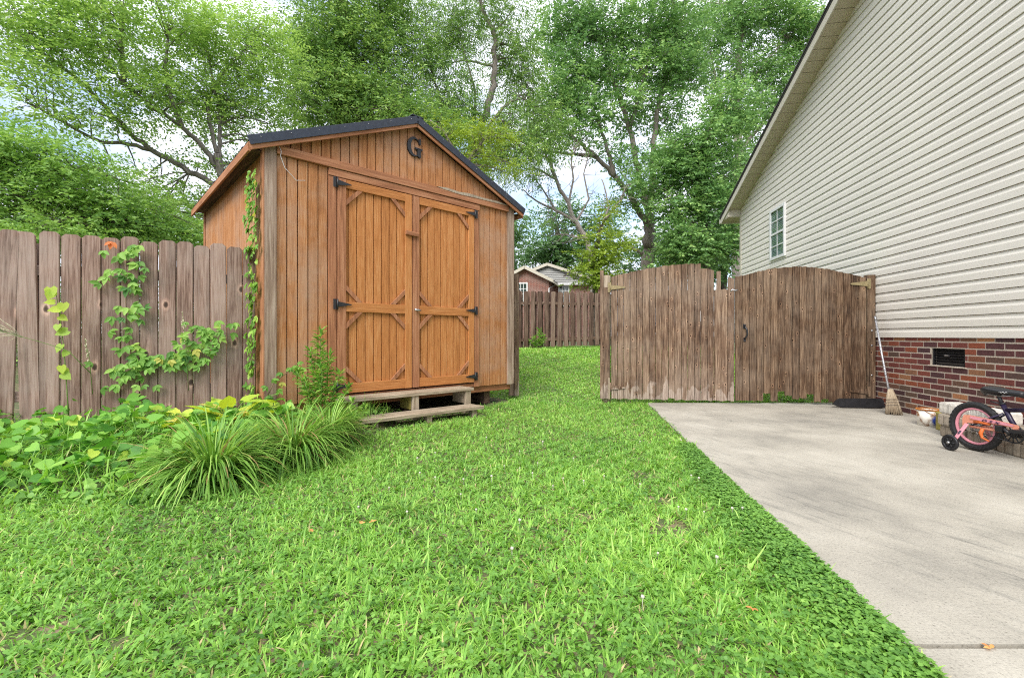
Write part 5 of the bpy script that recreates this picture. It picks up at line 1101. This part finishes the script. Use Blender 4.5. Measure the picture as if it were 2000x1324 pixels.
    lb.add(KITE, pos, ax, up, L, leaf[1] * rng.uniform(.75, 1.2, n), np.clip(.48 + np.repeat(tt, K) + rng.normal(0, .13, n), 0, 1)); lb.build('foliage', M[mat], root); return root

# broad light tree behind the shed, reaching over the whole upper left
grow('spreading_tree', 'broad light green tree spreading over the left of the photo behind the shed', (462, 11.5),
     [(.11, .08, ['base', (450, 420, 11.5), (432, 340, 11.4), (424, 300, 11.3)]), (.068, .025, [(430, 335, 11.4), (395, 285, 11.2), (355, 245, 10.9), (290, 205, 10.5), (240, 165, 10.2), (195, 95, 10)]),
      (.075, .025, [(440, 370, 11.5), (370, 335, 11.2), (300, 295, 10.9), (245, 255, 10.5), (190, 190, 10.2), (120, 130, 9.8), (40, 70, 9.4)]), (.05, .02, [(300, 295, 10.9), (245, 280, 10.6), (190, 277, 10.2), (120, 235, 9.8), (50, 200, 9.4)]),
      (.06, .02, [(432, 340, 11.4), (428, 295, 11.4), (430, 230, 11.6), (415, 150, 11.6), (400, 70, 11.6)]), (.05, .02, [(424, 300, 11.3), (400, 200, 11.5), (440, 140, 11.8), (500, 70, 12)]), (.06, .02, [(240, 165, 10.2), (235, 90, 10.2), (240, 20, 10.2)]), (.06, .02, [(355, 245, 10.9), (320, 150, 10.8), (330, 60, 10.8)])],
     [(60, 45, 9.2, 110, 90, 34), (190, 60, 9.8, 110, 85, 36), (320, 70, 10.8, 110, 85, 38), (440, 90, 11.8, 100, 90, 40), (515, 140, 12.2, 70, 80, 26), (60, 190, 9.2, 90, 60, 14), (180, 210, 9.8, 80, 50, 12), (300, 180, 10.5, 90, 60, 22), (400, 210, 11.6, 90, 70, 30), (500, 230, 12.2, 70, 60, 24), (350, 400, 11.4, 90, 50, 18), (290, 350, 11, 60, 40, 9), (400, 310, 11.6, 40, 35, 4), (540, 60, 12.4, 40, 50, 9), (230, -30, 10, 220, 40, 22), (470, 330, 12.4, 50, 50, 8)],
     leaf=(.088, .042), per=(23, 9), rb=.55, mat='lf_left', barkm='bark', twigL=.42, droop=.12, flat=.42, branch_r=.028)
grow('bushy_tree', 'mid green bushy tree just beyond the left fence', (60, 8.2),
     [(.11, .06, ['base', (70, 430, 8.2), (95, 380, 8.2), (120, 330, 8.2)]), (.06, .02, [(95, 380, 8.2), (140, 420, 8.2), (185, 432, 8.2), (240, 430, 8.3)]), (.06, .02, [(70, 420, 8.2), (20, 340, 8.2), (0, 290, 8)]), (.05, .02, [(120, 330, 8.2), (180, 330, 8.3), (230, 350, 8.4)])],
     [(30, 290, 8, 80, 45, 24), (90, 330, 8, 110, 55, 40), (60, 410, 7.8, 110, 60, 40), (180, 390, 8.2, 100, 55, 36), (230, 440, 8.4, 90, 40, 26), (-40, 350, 7.8, 60, 100, 30), (100, 460, 7.6, 140, 30, 26), (320, 455, 9.2, 80, 40, 20), (340, 420, 9.6, 50, 35, 9)],
     leaf=(.080, .036), per=(20, 9), rb=.36, mat='lf_low', barkm='bark_dark', twigL=.38, droop=.15, flat=.4, branch_r=.022)
grow('dense_tree', 'dense deep green tree rising straight behind the shed roof', (665, 15.5),
     [(.24, .16, ['base', (660, 330, 15.5), (655, 200, 15.5), (665, 80, 15.5), (670, 0, 15.5)]), (.09, .03, [(655, 200, 15.5), (610, 130, 15.3), (590, 60, 15.2)]), (.09, .03, [(660, 160, 15.5), (720, 100, 15.6), (740, 40, 15.6)])],
     [(640, 50, 15.2, 75, 65, 48), (620, 130, 15, 65, 60, 46), (700, 90, 15.6, 75, 75, 50), (660, 190, 14.8, 90, 50, 46), (730, 190, 15.4, 70, 50, 30), (600, 210, 14.6, 50, 35, 20), (700, -20, 15.6, 90, 40, 26), (760, 30, 16, 60, 60, 24), (780, 130, 16, 55, 70, 28), (850, 245, 14.6, 60, 25, 24), (790, 232, 14.6, 70, 25, 26), (900, 330, 14.6, 40, 40, 12)],
     leaf=(.125, .050), per=(20, 9), rb=.52, mat='lf_dark', barkm='bark_dark', twigL=.5, droop=.2, flat=.6, nbr=2)
grow('willow_oak', 'tall slender open crowned tree with crooked trunk above the shed peak', (915, 17.0),
     [(.17, .06, ['base', (905, 420, 17), (918, 300, 17), (942, 240, 17), (958, 190, 17), (968, 130, 17), (966, 60, 17), (945, 30, 17), (930, -30, 17)]), (.05, .02, [(967, 130, 17), (930, 122, 16.8), (900, 118, 16.6), (880, 125, 16.5)]), (.04, .015, [(966, 62, 17), (985, 45, 17), (1000, 20, 17)]), (.06, .03, [(925, 290, 17), (985, 205, 17.2), (1020, 190, 17.4), (1050, 210, 17.5)]), (.05, .02, [(925, 285, 17), (930, 180, 16.7), (900, 80, 16.5), (890, 0, 16.5)]), (.06, .02, [(905, 350, 17), (880, 260, 16.5), (840, 130, 16.5), (830, 30, 16.5)])],
     [(860, 30, 16.5, 60, 45, 24), (820, 90, 16.3, 50, 50, 22), (905, 60, 16.5, 40, 45, 12), (930, 10, 17, 60, 30, 16), (1000, 40, 17, 40, 50, 14), (1010, 110, 17.2, 40, 50, 16), (1015, 160, 17.4, 45, 50, 22), (890, 160, 16.5, 50, 40, 12), (905, 210, 16.5, 35, 30, 7), (1040, 215, 17.4, 45, 35, 16), (1000, 250, 17, 60, 30, 18), (860, 220, 16.2, 70, 35, 28), (860, 170, 16.4, 60, 40, 16), (960, 300, 16.6, 80, 35, 20), (1030, 300, 17.2, 60, 40, 14), (1070, 255, 17.5, 40, 40, 10)],
     leaf=(.13, .036), per=(26, 9), rb=.55, mat='lf_dark', barkm='bark', twigL=.5, droop=.5, flat=.9)
grow('small_tree', 'yellow green low tree crown hugging the right roof slope of the shed', (875, 12.5),
     [(.09, .04, ['base', (880, 400, 12.5), (905, 330, 12.4), (945, 272, 12.3)]), (.04, .02, [(905, 330, 12.4), (870, 260, 12.3), (840, 235, 12.3)])],
     [(955, 262, 12.2, 42, 16, 18), (930, 300, 12.2, 40, 25, 10), (865, 250, 12.2, 40, 18, 8), (975, 325, 12.4, 35, 30, 6)],
     leaf=(.085, .030), per=(18, 9), rb=.34, mat='lf_yel', twigL=.32, droop=.2, flat=.5)
grow('oak_tree', 'large open oak with forked grey trunk between shed and house', (1268, 21),
     [(.32, .22, ['base', (1266, 520, 21), (1266, 470, 21), (1268, 420, 21)]), (.15, .05, [(1264, 440, 21), (1235, 385, 20.8), (1200, 345, 20.6), (1165, 305, 20.4), (1120, 270, 20), (1075, 225, 19.8)]), (.15, .05, [(1268, 420, 21), (1245, 330, 21), (1230, 250, 21), (1205, 180, 21), (1180, 110, 21), (1160, 40, 21)]),
      (.16, .06, [(1268, 420, 21), (1275, 330, 21.2), (1280, 240, 21.4), (1300, 150, 21.6), (1325, 60, 21.8)]), (.11, .04, [(1200, 345, 20.6), (1190, 300, 20.6), (1175, 250, 20.6), (1140, 170, 20.4)]), (.10, .03, [(1230, 250, 21), (1255, 170, 21), (1270, 90, 21)]), (.09, .03, [(1165, 305, 20.4), (1110, 300, 20), (1065, 298, 19.8)]), (.09, .03, [(1262, 500, 21), (1235, 485, 20.8), (1215, 470, 20.6)])],
     [(1110, 60, 20.5, 60, 55, 22), (1180, 60, 21, 60, 55, 22), (1250, 50, 21, 65, 50, 22), (1320, 60, 21.6, 60, 50, 20), (1120, 140, 20.2, 60, 45, 20), (1200, 140, 21, 60, 45, 18), (1280, 130, 21.2, 60, 45, 20), (1340, 140, 21.8, 50, 50, 14), (1080, 200, 19.8, 50, 40, 14), (1150, 215, 20.4, 55, 35, 13), (1230, 210, 21, 50, 35, 12), (1300, 215, 21.4, 50, 40, 14), (1060, 270, 19.6, 50, 35, 10), (1130, 270, 20, 45, 25, 5), (1195, 290, 20.6, 40, 25, 5), (1255, 300, 20.6, 40, 30, 7), (1250, 370, 20.6, 45, 35, 9), (1120, -10, 20.6, 80, 30, 12), (1290, -10, 21, 120, 30, 16), (1210, 410, 20.6, 30, 25, 4)],
     leaf=(.17, .080), per=(27, 8), rb=.64, mat='lf_oak', barkm='bark', twigL=.55, droop=.2, flat=.6, branch_r=.04)
grow('oak_tree', 'dense bluish green oak left of the house gable', (1378, 19),
     [(.26, .18, ['base', (1376, 520, 19), (1372, 450, 19), (1370, 380, 19), (1365, 300, 19)]), (.13, .04, [(1370, 380, 19), (1340, 320, 18.8), (1310, 270, 18.6)]), (.13, .04, [(1365, 300, 19), (1390, 240, 19), (1410, 180, 19)]), (.10, .03, [(1372, 450, 19), (1330, 420, 18.6), (1315, 400, 18.4)]), (.10, .03, [(1375, 470, 19), (1410, 430, 18.8), (1430, 400, 18.6)])],
     [(1325, 300, 18.4, 55, 40, 26), (1390, 270, 18.6, 60, 45, 28), (1350, 350, 18.4, 55, 40, 20), (1410, 340, 18.6, 50, 40, 20), (1330, 410, 18.4, 50, 30, 14), (1400, 420, 18.6, 50, 40, 20), (1430, 210, 19, 50, 45, 22), (1350, 470, 18.4, 60, 35, 22), (1415, 480, 18.6, 50, 35, 22), (1320, 510, 18.6, 50, 25, 16), (1290, 350, 18.6, 35, 40, 10)],
     leaf=(.15, .078), per=(25, 8), rb=.55, mat='lf_oak', barkm='bark', twigL=.5, droop=.15, flat=.55, nbr=1)
grow('tall_tree', 'tall tree with straight pale trunk rising behind the house roof edge', (1440, 25),
     [(.30, .10, ['base', (1442, 420, 25), (1440, 300, 25), (1438, 200, 25), (1440, 120, 25), (1444, 40, 25), (1446, -30, 25)]), (.10, .03, [(1438, 200, 25), (1480, 140, 25), (1530, 80, 25)]), (.10, .03, [(1440, 260, 25), (1400, 180, 25), (1385, 90, 25)]), (.10, .03, [(1440, 300, 25), (1500, 230, 25), (1540, 170, 25)]), (.08, .03, [(1480, 330, 25), (1500, 340, 25), (1470, 300, 25)])],
     [(1400, 50, 24.6, 55, 55, 22), (1470, 40, 25, 60, 55, 24), (1540, 50, 25, 60, 60, 26), (1400, 140, 24.8, 50, 45, 16), (1490, 130, 25, 50, 40, 16), (1545, 140, 25, 50, 50, 20), (1600, 40, 25.4, 50, 60, 18), (1500, 220, 25, 50, 50, 22), (1470, 300, 25, 40, 45, 16), (1450, -20, 25, 130, 30, 22), (1440, 380, 25, 40, 50, 14), (1580, 120, 25.4, 40, 60, 14)],
     leaf=(.19, .080), per=(26, 8), rb=.74, mat='lf_oak', barkm='bark_pale', twigL=.6, droop=.25, flat=.6)
grow('dogwood_tree', 'yellow green dogwood like small tree beside the gate post', (1163, 16.8),
     [(.12, .06, ['base', (1164, 540, 16.8), (1160, 500, 16.8), (1168, 470, 16.8), (1175, 440, 16.8)]), (.05, .02, [(1162, 520, 16.8), (1195, 500, 16.8), (1210, 480, 16.6)]), (.05, .02, [(1162, 520, 16.8), (1130, 520, 16.6), (1100, 540, 16.4)])],
     [(1185, 470, 16.5, 35, 18, 14), (1165, 500, 16.4, 35, 16, 10), (1152, 532, 16.2, 26, 16, 12), (1195, 515, 16.4, 32, 20, 13), (1180, 552, 16.2, 45, 20, 20), (1130, 548, 16.2, 14, 6, 3), (1210, 490, 16.6, 25, 20, 6), (1190, 420, 16.6, 20, 25, 6)],
     leaf=(.095, .055), per=(16, 8), rb=.34, mat='lf_yel', barkm='bark_dark', twigL=.30, droop=.05, flat=.28)
grow('bare_tree', 'half dead leaning tree with pale bare limbs over the brick house', (1160, 19),
     [(.13, .05, ['base', (1158, 530, 19), (1150, 470, 19), (1125, 435, 19), (1110, 400, 19), (1085, 350, 19), (1070, 310, 19), (1062, 295, 19)]), (.07, .02, [(1125, 435, 19), (1085, 410, 19), (1050, 395, 19), (1020, 370, 19)]), (.07, .02, [(1165, 480, 19), (1180, 430, 19), (1190, 400, 19), (1175, 350, 19)])],
     [(1040, 350, 18.8, 30, 20, 5), (1080, 440, 18.8, 40, 12, 6), (1180, 380, 19, 30, 25, 3), (1025, 335, 18.8, 20, 15, 3)], leaf=(.10, .05), per=(12, 7), rb=.45, mat='lf_oak', barkm='bark_pale', twigL=.4,
     bare=[(.055, [(1110, 400, 19), (1120, 350, 19), (1115, 310, 19), (1130, 280, 19)]), (.05, [(1085, 350, 19), (1050, 330, 19), (1025, 330, 19)]), (.05, [(1125, 435, 19), (1150, 390, 19), (1140, 340, 19), (1150, 300, 19)]), (.045, [(1085, 410, 19), (1060, 370, 19), (1045, 350, 19)]), (.045, [(1070, 310, 19), (1045, 296, 19), (1020, 300, 19)]), (.05, [(1150, 470, 19), (1115, 460, 19), (1080, 455, 19)]), (.05, [(1180, 430, 19), (1210, 395, 19), (1225, 360, 19)])])
grow('backdrop_tree', 'dark green tree standing right behind the brick house', (1085, 44),
     [(.4, .2, ['base', (1085, 540, 44), (1085, 480, 44), (1088, 440, 44)])], [(1060, 480, 43, 40, 40, 24), (1110, 470, 43, 45, 45, 28), (1090, 430, 43, 45, 25, 14), (1040, 510, 43, 25, 20, 8), (1130, 520, 42, 35, 30, 16), (1170, 460, 44, 45, 45, 20)],
     leaf=(.34, .17), per=(16, 8), rb=1.3, mat='lf_far', barkm='bark_dark', twigL=1.1, droop=.1, flat=.6, nbr=3)
grow('backdrop_tree', 'dark green tree behind the gates, left of the house corner', (1410, 33),
     [(.35, .2, ['base', (1412, 520, 33), (1408, 460, 33), (1410, 420, 33)])], [(1300, 500, 32, 50, 45, 24), (1370, 500, 32, 55, 45, 28), (1430, 480, 32, 55, 60, 34), (1340, 440, 33, 55, 40, 18), (1250, 510, 34, 50, 40, 20), (1425, 400, 33, 35, 40, 14), (1470, 440, 33, 40, 60, 16)],
     leaf=(.27, .14), per=(16, 8), rb=1.0, mat='lf_far', barkm='bark_dark', twigL=.9, droop=.1, flat=.6, nbr=3)
grow('backdrop_tree', 'bluish green tree seen between the shed edge and the brick house', (1000, 36),
     [(.3, .15, ['base', (1000, 560, 36), (1000, 480, 36), (1002, 430, 36)])], [(1005, 440, 35, 22, 35, 9), (1000, 510, 35, 22, 30, 9), (960, 470, 36, 60, 60, 26), (1020, 425, 35, 15, 15, 3)],
     leaf=(.26, .12), per=(14, 8), rb=.8, mat='lf_far', barkm='bark_dark', twigL=.8, droop=.3, flat=.7, nbr=3)
grow('backdrop_tree', 'far tree filling the gap behind the left tree and the shed', (330, 24),
     [(.3, .15, ['base', (330, 480, 24), (330, 420, 24), (335, 380, 24)])], [(360, 430, 24, 90, 45, 26), (240, 450, 24, 90, 40, 22), (440, 450, 24, 70, 60, 20), (120, 450, 24, 90, 50, 20)],
     leaf=(.22, .10), per=(14, 8), rb=.8, mat='lf_low', barkm='bark_dark', twigL=.7, droop=.1, flat=.6, nbr=3)

for k, (px, Y, w_, lab) in enumerate(((-150, 9.5, 150, 'low green shrub seen through the fence gaps at the left edge'), (150, 10.5, 130, 'low green shrub behind the fence below the bushy tree'), (400, 12.0, 120, 'low green shrub behind the fence beside the shed'))):
    grow('backyard_shrub', lab, (px, Y), [(.05, .02, ['base', (px, 600, Y), (px + 10, 560, Y)]), (.04, .015, ['base', (px - 40, 610, Y), (px - 70, 570, Y)])], [(px, 590, Y, w_, 45, 30), (px, 680, Y, w_, 40, 26), (px + 60, 540, Y, w_ * .6, 30, 12)], leaf=(.10, .05), per=(18, 8), rb=.42, mat='lf_low', barkm='bark_dark', twigL=.4, droop=.1, flat=.6, nbr=2, group='shrubs behind the left fence', cat='shrub')
